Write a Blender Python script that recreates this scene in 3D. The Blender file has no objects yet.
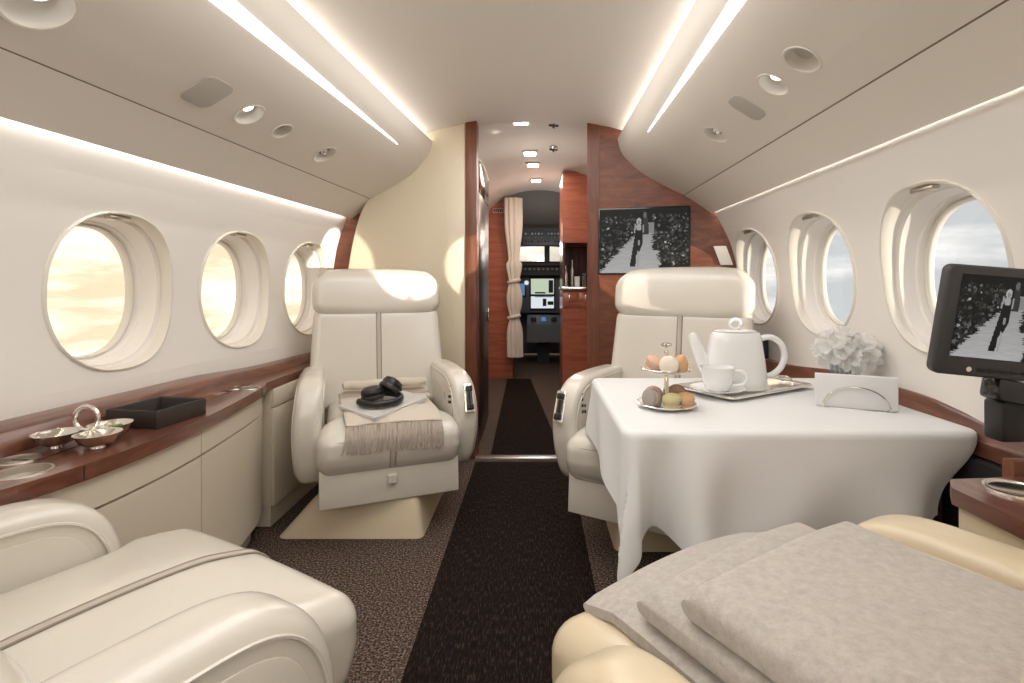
import bpy, bmesh, math, random
from mathutils import Vector, Matrix
random.seed(7)
sc = bpy.context.scene
COL = sc.collection
PI = math.pi

# ------------------------------------------------------------------ helpers
def rad(a): return a * PI / 180

def finish(bm, ang=40):
    me = bpy.data.meshes.new('mesh')
    bmesh.ops.recalc_face_normals(bm, faces=bm.faces)
    bm.to_mesh(me); bm.free()
    for p in me.polygons: p.use_smooth = True
    me.set_sharp_from_angle(angle=rad(ang))
    return me

def obj(name, bm, m, parent=None, ang=40, loc=None, rot=None):
    me = finish(bm, ang)
    me.name = name
    o = bpy.data.objects.new(name, me)
    me.materials.append(m)
    COL.objects.link(o)
    if parent is not None: o.parent = parent
    if loc: o.location = loc
    if rot: o.rotation_euler = rot
    return o

def tag(o, label=None, cat=None, group=None, kind=None):
    if label: o['label'] = label
    if cat: o['category'] = cat
    if group: o['group'] = group
    if kind: o['kind'] = kind
    return o

def thing(name, label, cat, loc=(0, 0, 0), rz=0, group=None, rot=None):
    o = bpy.data.objects.new(name, None)
    o.empty_display_size = .05
    COL.objects.link(o)
    o.location = loc
    o.rotation_euler = rot if rot else (0, 0, rz)
    return tag(o, label, cat, group)

def struct(name, bm, m, parent=None, ang=40, label=None):
    o = obj(name, bm, m, parent, ang)
    if parent is None: o['kind'] = 'structure'
    if label: o['label'] = label
    return o

def copy_tree(o, parent=None):
    c = o.copy(); COL.objects.link(c)
    if parent is not None: c.parent = parent
    for ch in [x for x in o.children]:
        copy_tree(ch, c)
    return c

def BM(): return bmesh.new()

def xf(bm, verts, M):
    bmesh.ops.transform(bm, matrix=M, verts=verts)

def box(bm, c, s, rot=None, bevel=0, seg=2):
    r = bmesh.ops.create_cube(bm, size=1)
    vs = r['verts']
    M = Matrix.Translation(c) @ (rot if rot else Matrix.Identity(4)) @ Matrix.Diagonal((*s, 1))
    if bevel:
        xf(bm, vs, Matrix.Diagonal((*s, 1)))
        es = list({e for v in vs for e in v.link_edges})
        g = bmesh.ops.bevel(bm, geom=es, offset=bevel, segments=seg, affect='EDGES', profile=.5)
        vs2 = list({v for f in g['faces'] for v in f.verts} | {v for v in vs if v.is_valid})
        fs = set()
        for v in list(vs2):
            for f in v.link_faces:
                for w in f.verts: fs.add(w)
        xf(bm, list(fs), Matrix.Translation(c) @ (rot if rot else Matrix.Identity(4)))
    else:
        xf(bm, vs, M)
    return bm

def rbox(bm, c, s, r, n=4, m=8, fn=None):
    """rounded box (soft cushion); fn(x,y,z)->(x,y,z) bends it in local coords before the shift to c"""
    h = [a / 2 for a in s]
    ax = []
    for k in range(3):
        rr = min(r, h[k] * .999)
        t = []
        for i in range(n): t.append(-h[k] + rr * (1 - math.cos(PI / 2 * i / n)) if False else -h[k] + rr * i / n)
        inner0, inner1 = -h[k] + rr, h[k] - rr
        mm = m if inner1 - inner0 > .01 else 1
        for i in range(mm + 1): t.append(inner0 + (inner1 - inner0) * i / mm)
        for i in range(1, n + 1): t.append(inner1 + rr * i / n)
        ax.append(t)
    def P(p):
        q = [max(-(h[k] - min(r, h[k] * .999)), min(h[k] - min(r, h[k] * .999), p[k])) for k in range(3)]
        d = [p[k] - q[k] for k in range(3)]
        # map cube corner region to sphere
        rr = [min(r, h[k] * .999) for k in range(3)]
        u = [d[k] / rr[k] for k in range(3)]
        u = [math.tan(v * PI / 4) if abs(v) < 1 else v for v in u]
        l = math.sqrt(sum(v * v for v in u))
        if l > 1e-9:
            mx = max(abs(v) for v in u)
            u = [v / l * mx for v in u]
        p = tuple(q[k] + u[k] * rr[k] for k in range(3))
        if fn: p = fn(*p)
        return (p[0] + c[0], p[1] + c[1], p[2] + c[2])
    new = []
    for k in range(3):
        a, b = (k + 1) % 3, (k + 2) % 3
        for sgn in (-1, 1):
            g = {}
            for i, ta in enumerate(ax[a]):
                for j, tb in enumerate(ax[b]):
                    p = [0, 0, 0]; p[k] = sgn * h[k]; p[a] = ta; p[b] = tb
                    g[i, j] = bm.verts.new(P(p)); new.append(g[i, j])
            for i in range(len(ax[a]) - 1):
                for j in range(len(ax[b]) - 1):
                    bm.faces.new((g[i, j], g[i + 1, j], g[i + 1, j + 1], g[i, j + 1]))
    bmesh.ops.remove_doubles(bm, verts=new, dist=1e-5)
    return bm

def lathe(bm, prof, n=32, c=(0, 0, 0), ex=None, sx=1, sy=1):
    """prof: (r,z) list; ex: superellipse exponent for non-round section"""
    rings = []
    for (r, z) in prof:
        if r < 1e-6:
            rings.append([bm.verts.new((c[0], c[1], c[2] + z))])
            continue
        ring = []
        for i in range(n):
            a = 2 * PI * i / n
            k = 1
            if ex: k = 1 / (abs(math.cos(a)) ** ex + abs(math.sin(a)) ** ex) ** (1 / ex)
            ring.append(bm.verts.new((c[0] + r * k * math.cos(a) * sx, c[1] + r * k * math.sin(a) * sy, c[2] + z)))
        rings.append(ring)
    for A, B in zip(rings, rings[1:]):
        for i in range(n):
            j = (i + 1) % n
            if len(A) == 1 and len(B) == 1: break
            if len(A) == 1: bm.faces.new((A[0], B[i], B[j]))
            elif len(B) == 1: bm.faces.new((A[i], A[j], B[0]))
            else: bm.faces.new((A[i], A[j], B[j], B[i]))
    return bm

def tube(bm, pts, r, n=8, closed=False, flat=1.0, up=None):
    pts = [Vector(p) for p in pts]
    N = len(pts)
    rs = r if isinstance(r, (list, tuple)) else [r] * N
    rings = []
    prev = None
    for i, p in enumerate(pts):
        if closed: t = pts[(i + 1) % N] - pts[i - 1]
        else: t = pts[min(i + 1, N - 1)] - pts[max(i - 1, 0)]
        if t.length < 1e-9: t = Vector((0, 0, 1))
        t.normalize()
        if up is not None: ref = Vector(up)
        elif prev is not None: ref = prev
        else: ref = Vector((0, 0, 1)) if abs(t.z) < .9 else Vector((1, 0, 0))
        a = ref - t * ref.dot(t)
        if a.length < 1e-6: a = t.orthogonal()
        a.normalize(); b = t.cross(a); prev = a
        rings.append([bm.verts.new(p + (a * math.cos(2 * PI * k / n) * flat + b * math.sin(2 * PI * k / n)) * rs[i]) for k in range(n)])
    M = N if closed else N - 1
    for i in range(M):
        A, B = rings[i], rings[(i + 1) % N]
        for k in range(n):
            bm.faces.new((A[k], A[(k + 1) % n], B[(k + 1) % n], B[k]))
    if not closed:
        bm.faces.new(rings[0][::-1]); bm.faces.new(rings[-1])
    return bm

def prism(bm, poly, z0, z1, f=None):
    """extrude a polygon; f(u,v,w)->point"""
    f = f or (lambda u, v, w: (u, v, w))
    A = [bm.verts.new(f(u, v, z0)) for u, v in poly]
    B = [bm.verts.new(f(u, v, z1)) for u, v in poly]
    bm.faces.new(A[::-1]); bm.faces.new(B)
    n = len(poly)
    for i in range(n):
        j = (i + 1) % n
        bm.faces.new((A[i], A[j], B[j], B[i]))
    return bm

def bevel_all(bm, off, seg=2, ang=30):
    es = [e for e in bm.edges if len(e.link_faces) == 2 and e.calc_face_angle(0) > rad(ang)]
    bmesh.ops.bevel(bm, geom=es, offset=off, segments=seg, affect='EDGES', profile=.5, clamp_overlap=True)
    return bm

def catmull(pts, n=6, closed=True):
    out = []
    N = len(pts)
    rng = range(N) if closed else range(N - 1)
    for i in rng:
        def g(k):
            return Vector(pts[k % N]) if closed else Vector(pts[max(0, min(N - 1, k))])
        p0, p1, p2, p3 = g(i - 1), g(i), g(i + 1), g(i + 2)
        for s in range(n):
            t = s / n
            out.append(tuple(.5 * ((2 * p1) + (p2 - p0) * t + (2 * p0 - 5 * p1 + 4 * p2 - p3) * t * t + (3 * p1 - p0 - 3 * p2 + p3) * t ** 3)))
    if not closed: out.append(tuple(pts[-1]))
    return out

def inset_poly(poly, d):
    N = len(poly)
    ar = sum(poly[i][0] * poly[(i + 1) % N][1] - poly[(i + 1) % N][0] * poly[i][1] for i in range(N))
    s = 1 if ar > 0 else -1
    out = []
    for i in range(N):
        tx = poly[(i + 1) % N][0] - poly[i - 1][0]; ty = poly[(i + 1) % N][1] - poly[i - 1][1]
        l = math.hypot(tx, ty) or 1
        out.append((poly[i][0] - s * ty / l * d, poly[i][1] + s * tx / l * d))
    return out

def pillow(bm, poly, t, r, n=5, f=None, mid=3):
    """extrude polygon (u,v) by thickness t along w with rounded rims"""
    f = f or (lambda u, v, w: (w, u, v))
    rings = []
    ks = []
    for i in range(n + 1):
        a = PI / 2 * i / n
        ks.append((r * (1 - math.sin(a)), -t / 2 + r * (1 - math.cos(a))))
    for i in range(1, mid):
        ks.append((0, (-t / 2 + r) + (t - 2 * r) * i / mid))
    for i in range(n + 1):
        a = PI / 2 * (n - i) / n
        ks.append((r * (1 - math.sin(a)), t / 2 - r * (1 - math.cos(a))))
    for ins, w in ks:
        q = inset_poly(poly, ins) if ins > 1e-6 else poly
        rings.append([bm.verts.new(f(u, v, w)) for u, v in q])
    N = len(poly)
    for A, B in zip(rings, rings[1:]):
        for i in range(N):
            j = (i + 1) % N
            bm.faces.new((A[i], A[j], B[j], B[i]))
    bm.faces.new(rings[0][::-1]); bm.faces.new(rings[-1])
    return bm

def grid(bm, nu, nv, f):
    g = [[bm.verts.new(f(i / nu, j / nv)) for j in range(nv + 1)] for i in range(nu + 1)]
    for i in range(nu):
        for j in range(nv):
            bm.faces.new((g[i][j], g[i + 1][j], g[i + 1][j + 1], g[i][j + 1]))
    return g

def solidify(bm, d):
    bmesh.ops.recalc_face_normals(bm, faces=bm.faces)
    bmesh.ops.solidify(bm, geom=bm.faces[:], thickness=d)
    return bm

def smooth(a, b, x):
    t = max(0, min(1, (x - a) / (b - a)))
    return t * t * (3 - 2 * t)

def rrect(w, h, r, n=5):
    out = []
    for cx, cy, a0 in ((w/2-r, h/2-r, 0), (-w/2+r, h/2-r, 90), (-w/2+r, -h/2+r, 180), (w/2-r, -h/2+r, 270)):
        for i in range(n + 1):
            a = rad(a0 + 90 * i / n)
            out.append((cx + r * math.cos(a), cy + r * math.sin(a)))
    return out

# ------------------------------------------------------------------ materials
def mat(name, col, rough=.5, metal=0, coat=0, spec=.5, sheen=0, emit=None, estr=0, crough=.1):
    m = bpy.data.materials.new(name); m.use_nodes = True
    b = m.node_tree.nodes['Principled BSDF']
    b.inputs['Base Color'].default_value = (*col, 1)
    b.inputs['Roughness'].default_value = rough
    b.inputs['Metallic'].default_value = metal
    b.inputs['Coat Weight'].default_value = coat
    b.inputs['Coat Roughness'].default_value = crough
    b.inputs['Specular IOR Level'].default_value = spec
    if sheen:
        b.inputs['Sheen Weight'].default_value = sheen
    if emit:
        b.inputs['Emission Color'].default_value = (*emit, 1)
        b.inputs['Emission Strength'].default_value = estr
    return m

def nodes(m):
    nt = m.node_tree
    return nt, nt.nodes, nt.links, nt.nodes['Principled BSDF']

def coords(nt, scale=(1, 1, 1), rot=(0, 0, 0)):
    tc = nt.nodes.new('ShaderNodeTexCoord'); mp = nt.nodes.new('ShaderNodeMapping')
    mp.inputs['Scale'].default_value = scale; mp.inputs['Rotation'].default_value = rot
    nt.links.new(tc.outputs['Object'], mp.inputs['Vector'])
    return mp

def add_bump(m, scale, strength, dist=.002, stretch=(1, 1, 1), detail=4):
    nt, N, L, b = nodes(m)
    mp = coords(nt, stretch)
    n = N.new('ShaderNodeTexNoise'); n.inputs['Scale'].default_value = scale; n.inputs['Detail'].default_value = detail
    L.new(mp.outputs[0], n.inputs['Vector'])
    bp = N.new('ShaderNodeBump'); bp.inputs['Strength'].default_value = strength; bp.inputs['Distance'].default_value = dist
    L.new(n.outputs['Fac'], bp.inputs['Height']); L.new(bp.outputs[0], b.inputs['Normal'])
    return n

def ramp_noise(m, scale, cols, stretch=(1, 1, 1), detail=4, rough=.6, pos=None, rot=(0, 0, 0), dist=0):
    nt, N, L, b = nodes(m)
    mp = coords(nt, stretch, rot)
    n = N.new('ShaderNodeTexNoise'); n.inputs['Scale'].default_value = scale
    n.inputs['Detail'].default_value = detail; n.inputs['Roughness'].default_value = rough
    n.inputs['Distortion'].default_value = dist
    L.new(mp.outputs[0], n.inputs['Vector'])
    r = N.new('ShaderNodeValToRGB')
    el = r.color_ramp.elements
    while len(el) < len(cols): el.new(.5)
    for i, c in enumerate(cols):
        el[i].position = pos[i] if pos else .3 + .4 * i / (len(cols) - 1)
        el[i].color = (*c, 1)
    L.new(n.outputs['Fac'], r.inputs[0]); L.new(r.outputs[0], b.inputs['Base Color'])
    return n

def wood(name, dark, mid, light, axis, scale=3.0, coat=.8, rough=.3):
    """grain runs along the given axis"""
    m = mat(name, mid, rough, coat=coat, crough=.12, spec=.35)
    st = {'x': (.12, 1, 1), 'y': (1, .12, 1), 'z': (1, 1, .12)}[axis]
    st = tuple(s * 9 for s in st)
    ramp_noise(m, scale, [dark, mid, light, mid], st, detail=8, rough=.62, pos=[.28, .47, .62, .8], dist=.6)
    return m

M = {}
M['wall'] = mat('wall_lining', (.80, .765, .72), .55)
M['panel'] = mat('ceiling_lining', (.755, .705, .64), .6)
M['ceil'] = mat('ceiling_center', (.77, .72, .66), .6)
M['cream'] = mat('cream_leather_panel', (.72, .635, .485), .38, coat=.25, crough=.3)
M['leather'] = mat('cream_leather', (.69, .65, .58), .27, coat=.65, crough=.2)
add_bump(M['leather'], 13, .30, .004, detail=9)
M['leather_warm'] = mat('warm_cream_leather', (.70, .59, .42), .33, coat=.3, crough=.25)
add_bump(M['leather_warm'], 13, .30, .004, detail=9)
M['stitchd'] = mat('seam_line', (.27, .23, .185), .6)
M['stitch'] = mat('seam_tape', (.50, .45, .385), .55)
M['wood_y'] = wood('walnut_gloss', (.06, .02, .013), (.135, .048, .029), (.20, .080, .048), 'y', coat=.6)
M['wood_x'] = wood('mahogany_panel', (.115, .036, .019), (.165, .054, .028), (.215, .076, .039), 'x', coat=.12, rough=.4)
M['wood_z'] = wood('mahogany_jamb', (.115, .036, .019), (.16, .053, .028), (.205, .073, .038), 'z', coat=.2, rough=.4)
M['wood_red'] = wood('red_mahogany', (.30, .085, .05), (.40, .12, .068), (.47, .155, .09), 'x', coat=.5)
M['wood_dark'] = wood('dark_walnut', (.03, .012, .008), (.075, .028, .018), (.11, .045, .028), 'z', coat=.5)
M['cab'] = mat('cabinet_lacquer', (.66, .59, .475), .42, coat=.2)
M['carpet'] = mat('carpet', (.12, .09, .07), .95, spec=.1)
ramp_noise(M['carpet'], 150, [(.022, .014, .011), (.075, .052, .042), (.30, .23, .19)], (1, 1, 1), detail=2, rough=.7, pos=[.36, .5, .66])
M['runner'] = mat('runner', (.02, .012, .01), .95, spec=.1)
ramp_noise(M['runner'], 210, [(.008, .005, .004), (.016, .010, .008), (.055, .036, .029)], (1, .16, 1), detail=2, rough=.7, pos=[.4, .54, .72])
M['cloth'] = mat('table_linen', (.77, .77, .78), .75, sheen=.15)
add_bump(M['cloth'], 500, .06, .0005)
M['china'] = mat('white_china', (.86, .86, .86), .18, coat=.5)
M['silver'] = mat('silver', (.86, .83, .78), .14, metal=1)
M['satin'] = mat('satin_metal', (.66, .62, .56), .28, metal=1)
M['sill'] = mat('threshold_metal', (.90, .92, .95), .32, metal=1)
M['steel'] = mat('dark_steel', (.14, .135, .13), .3, metal=1)
M['gap'] = mat('seam_filler', (.22, .18, .14), .8)
M['black'] = mat('black_plastic', (.012, .012, .013), .38)
M['blackgloss'] = mat('black_gloss', (.008, .008, .009), .12, coat=.5)
M['gray'] = mat('charcoal_bezel', (.045, .045, .047), .45)
M['boxlea'] = mat('dark_brown_leather', (.035, .026, .022), .5)
add_bump(M['boxlea'], 300, .2, .001)
M['throw'] = mat('wool_throw', (.50, .445, .395), .95, sheen=.35)
ramp_noise(M['throw'], 70, [(.38, .345, .31), (.46, .42, .38), (.54, .50, .46)], (1, 1, 1), detail=6, rough=.75, pos=[.3, .5, .7])
add_bump(M['throw'], 260, .5, .002, detail=3)
M['throw2'] = mat('cashmere_throw', (.62, .55, .47), .95, sheen=.3)
add_bump(M['throw2'], 200, .4, .002)
M['fringe'] = mat('fringe_yarn', (.47, .40, .34), .95, sheen=.2)
M['paper'] = mat('paper', (.80, .80, .78), .5)
M['cover'] = mat('magazine_cover', (.55, .54, .52), .35)
M['petal'] = mat('white_petal', (.95, .945, .94), .6, sheen=.3)
_nt = M['petal'].node_tree; _b = _nt.nodes['Principled BSDF']
_t = _nt.nodes.new('ShaderNodeBsdfTranslucent'); _t.inputs[0].default_value = (.95, .94, .92, 1); _x = _nt.nodes.new('ShaderNodeMixShader'); _x.inputs[0].default_value = .5
_nt.links.new(_b.outputs[0], _x.inputs[1]); _nt.links.new(_t.outputs[0], _x.inputs[2]); _nt.links.new(_x.outputs[0], _nt.nodes['Material Output'].inputs[0])
M['petalc'] = mat('petal_center', (.68, .72, .46), .7)
M['green'] = mat('leaf_green', (.12, .26, .05), .6)
M['vent'] = mat('vent_white', (.74, .70, .63), .45)
M['grille'] = mat('speaker_grille', (.49, .46, .415), .7)
M['bowl'] = mat('lamp_bowl', (.74, .71, .66), .3)
M['light'] = mat('lit_strip', (.9, .9, .9), .5, emit=(1, .985, .96), estr=5.0)
M['cove'] = mat('cove_light', (.9, .9, .9), .5, emit=(1, .965, .92), estr=10.0)
M['valance'] = mat('valance_light', (.9, .9, .9), .5, emit=(1, .97, .93), estr=22.0)
M['bulb'] = mat('lit_lens', (.9, .9, .9), .4, emit=(1, .97, .93), estr=3)
M['down'] = mat('lit_downlight', (.9, .9, .9), .4, emit=(1, .90, .78), estr=14)
M['curtain'] = mat('curtain_linen', (.72, .66, .58), .85, sheen=.1)
M['cock'] = mat('cockpit_gray', (.115, .13, .15), .55)
M['cockd'] = mat('cockpit_dark', (.018, .02, .022), .6)
M['cockc'] = mat('cockpit_lining', (.24, .22, .20), .7)
M['knob'] = mat('switch_white', (.62, .64, .64), .5)
M['dispg'] = mat('display_green', (.1, .1, .1), .3, emit=(.48, .56, .42), estr=.9)
M['dispw'] = mat('display_white', (.1, .1, .1), .3, emit=(.62, .68, .72), estr=1.0)
M['dispb'] = mat('display_blue', (.05, .05, .05), .3, emit=(.10, .20, .42), estr=.8)
M['sign'] = mat('sign_letters', (.8, .55, .45), .5)
M['shell_brown'] = mat('macaron_mocha', (.36, .22, .165), .8)
M['shell_gray'] = mat('macaron_grey', (.36, .31, .29), .8)
M['shell_white'] = mat('macaron_vanilla', (.78, .71, .62), .8)
M['shell_orange'] = mat('macaron_apricot', (.66, .40, .22), .8)
M['shell_green'] = mat('macaron_pistachio', (.58, .55, .28), .8)
M['shell_pink'] = mat('macaron_peach', (.66, .42, .30), .8)
M['fill'] = mat('macaron_cream', (.58, .42, .32), .8)
for k in ('shell_brown', 'shell_gray', 'shell_white', 'shell_orange', 'shell_green', 'shell_pink'):
    add_bump(M[k], 160, .3, .001)

def glass_mat(name, tint, refl=.05):
    m = bpy.data.materials.new(name); m.use_nodes = True
    nt = m.node_tree; N = nt.nodes; L = nt.links
    N.clear()
    out = N.new('ShaderNodeOutputMaterial'); mx = N.new('ShaderNodeMixShader')
    t = N.new('ShaderNodeBsdfTransparent'); g = N.new('ShaderNodeBsdfGlossy')
    t.inputs[0].default_value = (*tint, 1); g.inputs['Roughness'].default_value = .03
    mx.inputs[0].default_value = refl
    L.new(t.outputs[0], mx.inputs[1]); L.new(g.outputs[0], mx.inputs[2]); L.new(mx.outputs[0], out.inputs[0])
    return m
M['pane'] = glass_mat('window_pane', (.97, .97, .97), .04)
M['vase'] = glass_mat('clear_glass', (.88, .90, .92), .22)

# ------------------------------------------------------------------ cabin section
CX = -.063
def S(side, w, Y, z):
    """cabin section: half width w, station Y, height z; the left side closes in towards the nose"""
    if side < 0: return Vector((CX - w - .09 * (3.02 - Y), Y, z))
    return Vector((CX + w, Y, z))

WALL_L = [(1.075, 1.53), (1.075, 1.42), (1.105, 1.34), (1.135, 1.24), (1.15, 1.15), (1.16, 1.05), (1.163, .95), (1.155, .85), (1.14, .76), (1.128, .70), (1.125, .6), (1.125, .45), (1.125, .3), (1.125, .15), (1.125, 0)]
WALL_R = [(1.06, 1.53), (1.06, 1.42), (1.10, 1.34), (1.14, 1.25), (1.165, 1.15), (1.18, 1.05), (1.185, .95), (1.185, .85), (1.18, .76), (1.175, .70), (1.17, .6), (1.165, .45), (1.165, .3), (1.165, .15), (1.165, 0)]
def wprof(side, z):
    P = WALL_L if side < 0 else WALL_R
    for (w0, z0), (w1, z1) in zip(P, P[1:]):
        if z0 >= z >= z1:
            return w0 + (w1 - w0) * (z0 - z) / (z0 - z1)
    return P[0][0] if z > P[0][1] else P[-1][0]

YA, YB = -2.0, 3.10      # aft end, bulkhead
WIN = {-1: ([1.645, 2.225, 2.79], 1.0, .222, .250), 1: ([1.415, 2.0, 2.57], 1.062, .222, .238)}
def wshape(a, b, ang, e=2.35):
    c, s = math.cos(ang), math.sin(ang)
    k = 1 / (abs(c) ** e + abs(s) ** e) ** (1 / e)
    return a * k * c, b * k * s

def build_wall(side, name):
    ys, zc, a, b = WIN[side]
    zlo, zhi = .72, 1.34
    bm = BM()
    def W(Y, z): return bm.verts.new(S(side, wprof(side, z), Y, z))
    def strip(y0, y1, z0, z1, nz):
        for i in range(nz):
            za, zb = z0 + (z1 - z0) * i / nz, z0 + (z1 - z0) * (i + 1) / nz
            bm.faces.new((W(y0, za), W(y1, za), W(y1, zb), W(y0, zb)))
    hw = .285
    edges = [YA]
    for y in ys: edges += [y - hw, y + hw]
    edges.append(YB)
    for i in range(0, len(edges) - 1):
        y0, y1 = edges[i], edges[i + 1]
        strip(y0, y1, zhi, 1.53, 8)
        strip(y0, y1, 0, zlo, 14)
        if i % 2 == 0:
            if y1 - y0 > 1e-4: strip(y0, y1, zlo, zhi, 24)
    n = 96
    for yc in ys:
        # angles with the four corners hit exactly
        rings = []
        R = 12
        pts = []
        for i in range(n):
            t = 4 * i / n
            k = int(t); u = t - k
            hz0, hz1 = zlo - zc, zhi - zc
            c4 = [(hw, hz0), (hw, hz1), (-hw, hz1), (-hw, hz0)]
            p, q = c4[k], c4[(k + 1) % 4]
            pts.append((p[0] + (q[0] - p[0]) * u, p[1] + (q[1] - p[1]) * u))
        for j in range(R + 1):
            ring = []
            for (py, pz) in pts:
                ang = math.atan2(pz / b, py / a)
                ey, ez = wshape(a, b, ang)
                t = j / R
                ring.append(W(yc + ey + (py - ey) * t, zc + ez + (pz - ez) * t))
            rings.append(ring)
        for A, B in zip(rings, rings[1:]):
            for i in range(n):
                k = (i + 1) % n
                bm.faces.new((A[i], A[k], B[k], B[i]))
    bmesh.ops.remove_doubles(bm, verts=bm.verts[:], dist=1e-4)
    return struct(name, bm, M['wall'], ang=60)

build_wall(-1, 'wall_left'); build_wall(1, 'wall_right')

wi = 0
def build_window(side, yc):
    global wi
    wi += 1
    _, zc, a, b = WIN[side]
    root = bpy.data.objects.new('window_%d' % wi, None); COL.objects.link(root); root['kind'] = 'structure'
    root.location = S(side, wprof(side, zc), yc, zc)
    base = Vector(root.location)
    n = 72
    def ring(bm, dep, ins, dy=0):
        r = []
        for i in range(n):
            ang = 2 * PI * i / n
            y, z = wshape(a - ins, b - ins * .72, ang)
            # blend from following the wall to a flat pane
            w = wprof(side, zc + z); t = min(1, max(0, dep / .05))
            w = w * (1 - t) + wprof(side, zc) * t + dep
            r.append(bm.verts.new(S(side, w, yc + y + dy, zc + z) - base))
        return r
    def rings(lst):
        bm = BM(); rs = [ring(bm, *q) for q in lst]
        for A, B in zip(rs, rs[1:]):
            for i in range(n):
                k = (i + 1) % n
                bm.faces.new((A[i], A[k], B[k], B[i]))
        return bm
    struct('window_bezel', rings([(-.001, -.004), (-.007, -.001), (-.008, .004), (-.002, .008), (.012, .010), (.02, .012)]), M['vent'], root, 60)
    struct('window_reveal', rings([(.016, .006), (.03, .008), (.034, .018), (.034, .022), (.05, .026), (.075, .034), (.078, .040), (.105, .048)]), M['wall'], root, 30)
    struct('pane_frame', rings([(.098, .044), (.092, .050), (.092, .056), (.10, .061), (.114, .060)]), M['vent'], root, 60)
    bm = BM(); bm.faces.new(ring(bm, .106, .052)); struct('window_pane', bm, M['pane'], root)
    bm = BM()
    p = S(side, wprof(side, zc + b) + .022, yc, zc + b - .016) - base
    box(bm, p, (.026, .085, .016), bevel=.006)
    o = struct('shade_handle', bm, M['satin'], root)
    o['label'] = 'metal blind handle'
for y in WIN[-1][0]: build_window(-1, y)
for y in WIN[1][0]: build_window(1, y)

# overhead side panels (closed extrusions of the section)
PSU = [(.54, 1.865), (.547, 1.83), (.555, 1.80), (.57, 1.77), (.59, 1.745), (.63, 1.70), (.67, 1.663), (.71, 1.635), (.75, 1.61), (.795, 1.582), (.84, 1.557), (.898, 1.526)]
VAL = [(.902, 1.523), (.94, 1.497), (.99, 1.459), (1.035, 1.424), (1.041, 1.418)]
def psu(s):
    for p, q in zip(PSU, PSU[1:]):
        l = math.dist(p, q)
        if s <= l:
            t = s / l; d = ((q[0] - p[0]) / l, (q[1] - p[1]) / l)
            return (p[0] + (q[0] - p[0]) * t, p[1] + (q[1] - p[1]) * t), d
        s -= l
    return PSU[-1], d
def shell(side, prof, t, y0=YA, y1=YB):
    out = []
    for i, p in enumerate(prof):
        a = prof[max(0, i - 1)]; c = prof[min(len(prof) - 1, i + 1)]
        dx, dz = c[0] - a[0], c[1] - a[1]; l = math.hypot(dx, dz)
        out.append((p[0] - dz / l * t, p[1] + dx / l * t))
    poly = list(prof) + out[::-1]
    bm = BM()
    prism(bm, poly, y0, y1, lambda u, v, w: S(side, u, w, v))
    return bm

def cup_pts(side, s, Y):
    """frame on the overhead panel: origin, u along the cabin, v down the panel, n into the panel"""
    (w, z), d = psu(s)
    o = S(side, w, Y, z)
    v = S(side, w + d[0], Y, z + d[1]) - S(side, w, Y, z)
    u = (S(side, w, Y + 1, z) - S(side, w, Y, z)).normalized()
    nrm = u.cross(v).normalized()
    if nrm.z < 0: nrm = -nrm
    v = v.normalized()
    return o, u, v, nrm

def carve(o, cm, m, ang=30):
    co = bpy.data.objects.new('cut', cm); COL.objects.link(co)
    if o.parent: co.parent = o.parent
    md = o.modifiers.new('b', 'BOOLEAN'); md.object = co; md.operation = 'DIFFERENCE'; md.solver = 'EXACT'
    bpy.context.view_layer.update()
    dg = bpy.context.evaluated_depsgraph_get()
    me = bpy.data.meshes.new_from_object(o.evaluated_get(dg))
    o.modifiers.clear(); o.data = me; me.name = o.name
    if not me.materials: me.materials.append(m)
    for p in me.polygons: p.use_smooth = True
    me.set_sharp_from_angle(angle=rad(ang))
    bpy.data.objects.remove(co); bpy.data.meshes.remove(cm)

LAMPS = [(-1, .375, 1.049, .062, 'big'), (-1, .377, 1.72, .047, 'lit'), (-1, .376, 1.905, .037, 'vent'), (-1, .382, 2.235, .050, 'ball'),
         (1, .351, 1.332, .046, 'vent'), (1, .353, 1.495, .045, 'lit'), (1, .357, 1.985, .048, 'ball')]
tn = 0
for side in (-1, 1):
    bm = shell(side, PSU, .022)
    o = struct('trim_%d' % (1 if side < 0 else 2), bm, M['panel'], ang=30)
    # openings for the lamps and air outlets
    cut = BM()
    for (sd, s, Y, r, k) in LAMPS:
        if sd != side: continue
        p, u, v, nn = cup_pts(side, s, Y)
        q = BM(); lathe(q, [(0, -.03), (r, -.03), (r, .06), (0, .06)], 48)
        Mx = Matrix((u, v, nn)).transposed().to_4x4(); Mx.translation = p
        bmesh.ops.transform(q, matrix=Mx, verts=q.verts[:])
        me = bpy.data.meshes.new('q'); q.to_mesh(me); q.free(); cut.from_mesh(me); bpy.data.meshes.remove(me)
    bmesh.ops.recalc_face_normals(cut, faces=cut.faces)
    cm = bpy.data.meshes.new('cut'); cut.to_mesh(cm); cut.free()
    carve(o, cm, M['panel'])
    struct('trim_%d' % (3 if side < 0 else 4), shell(side, VAL, .018), M['panel'], ang=30)

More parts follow.
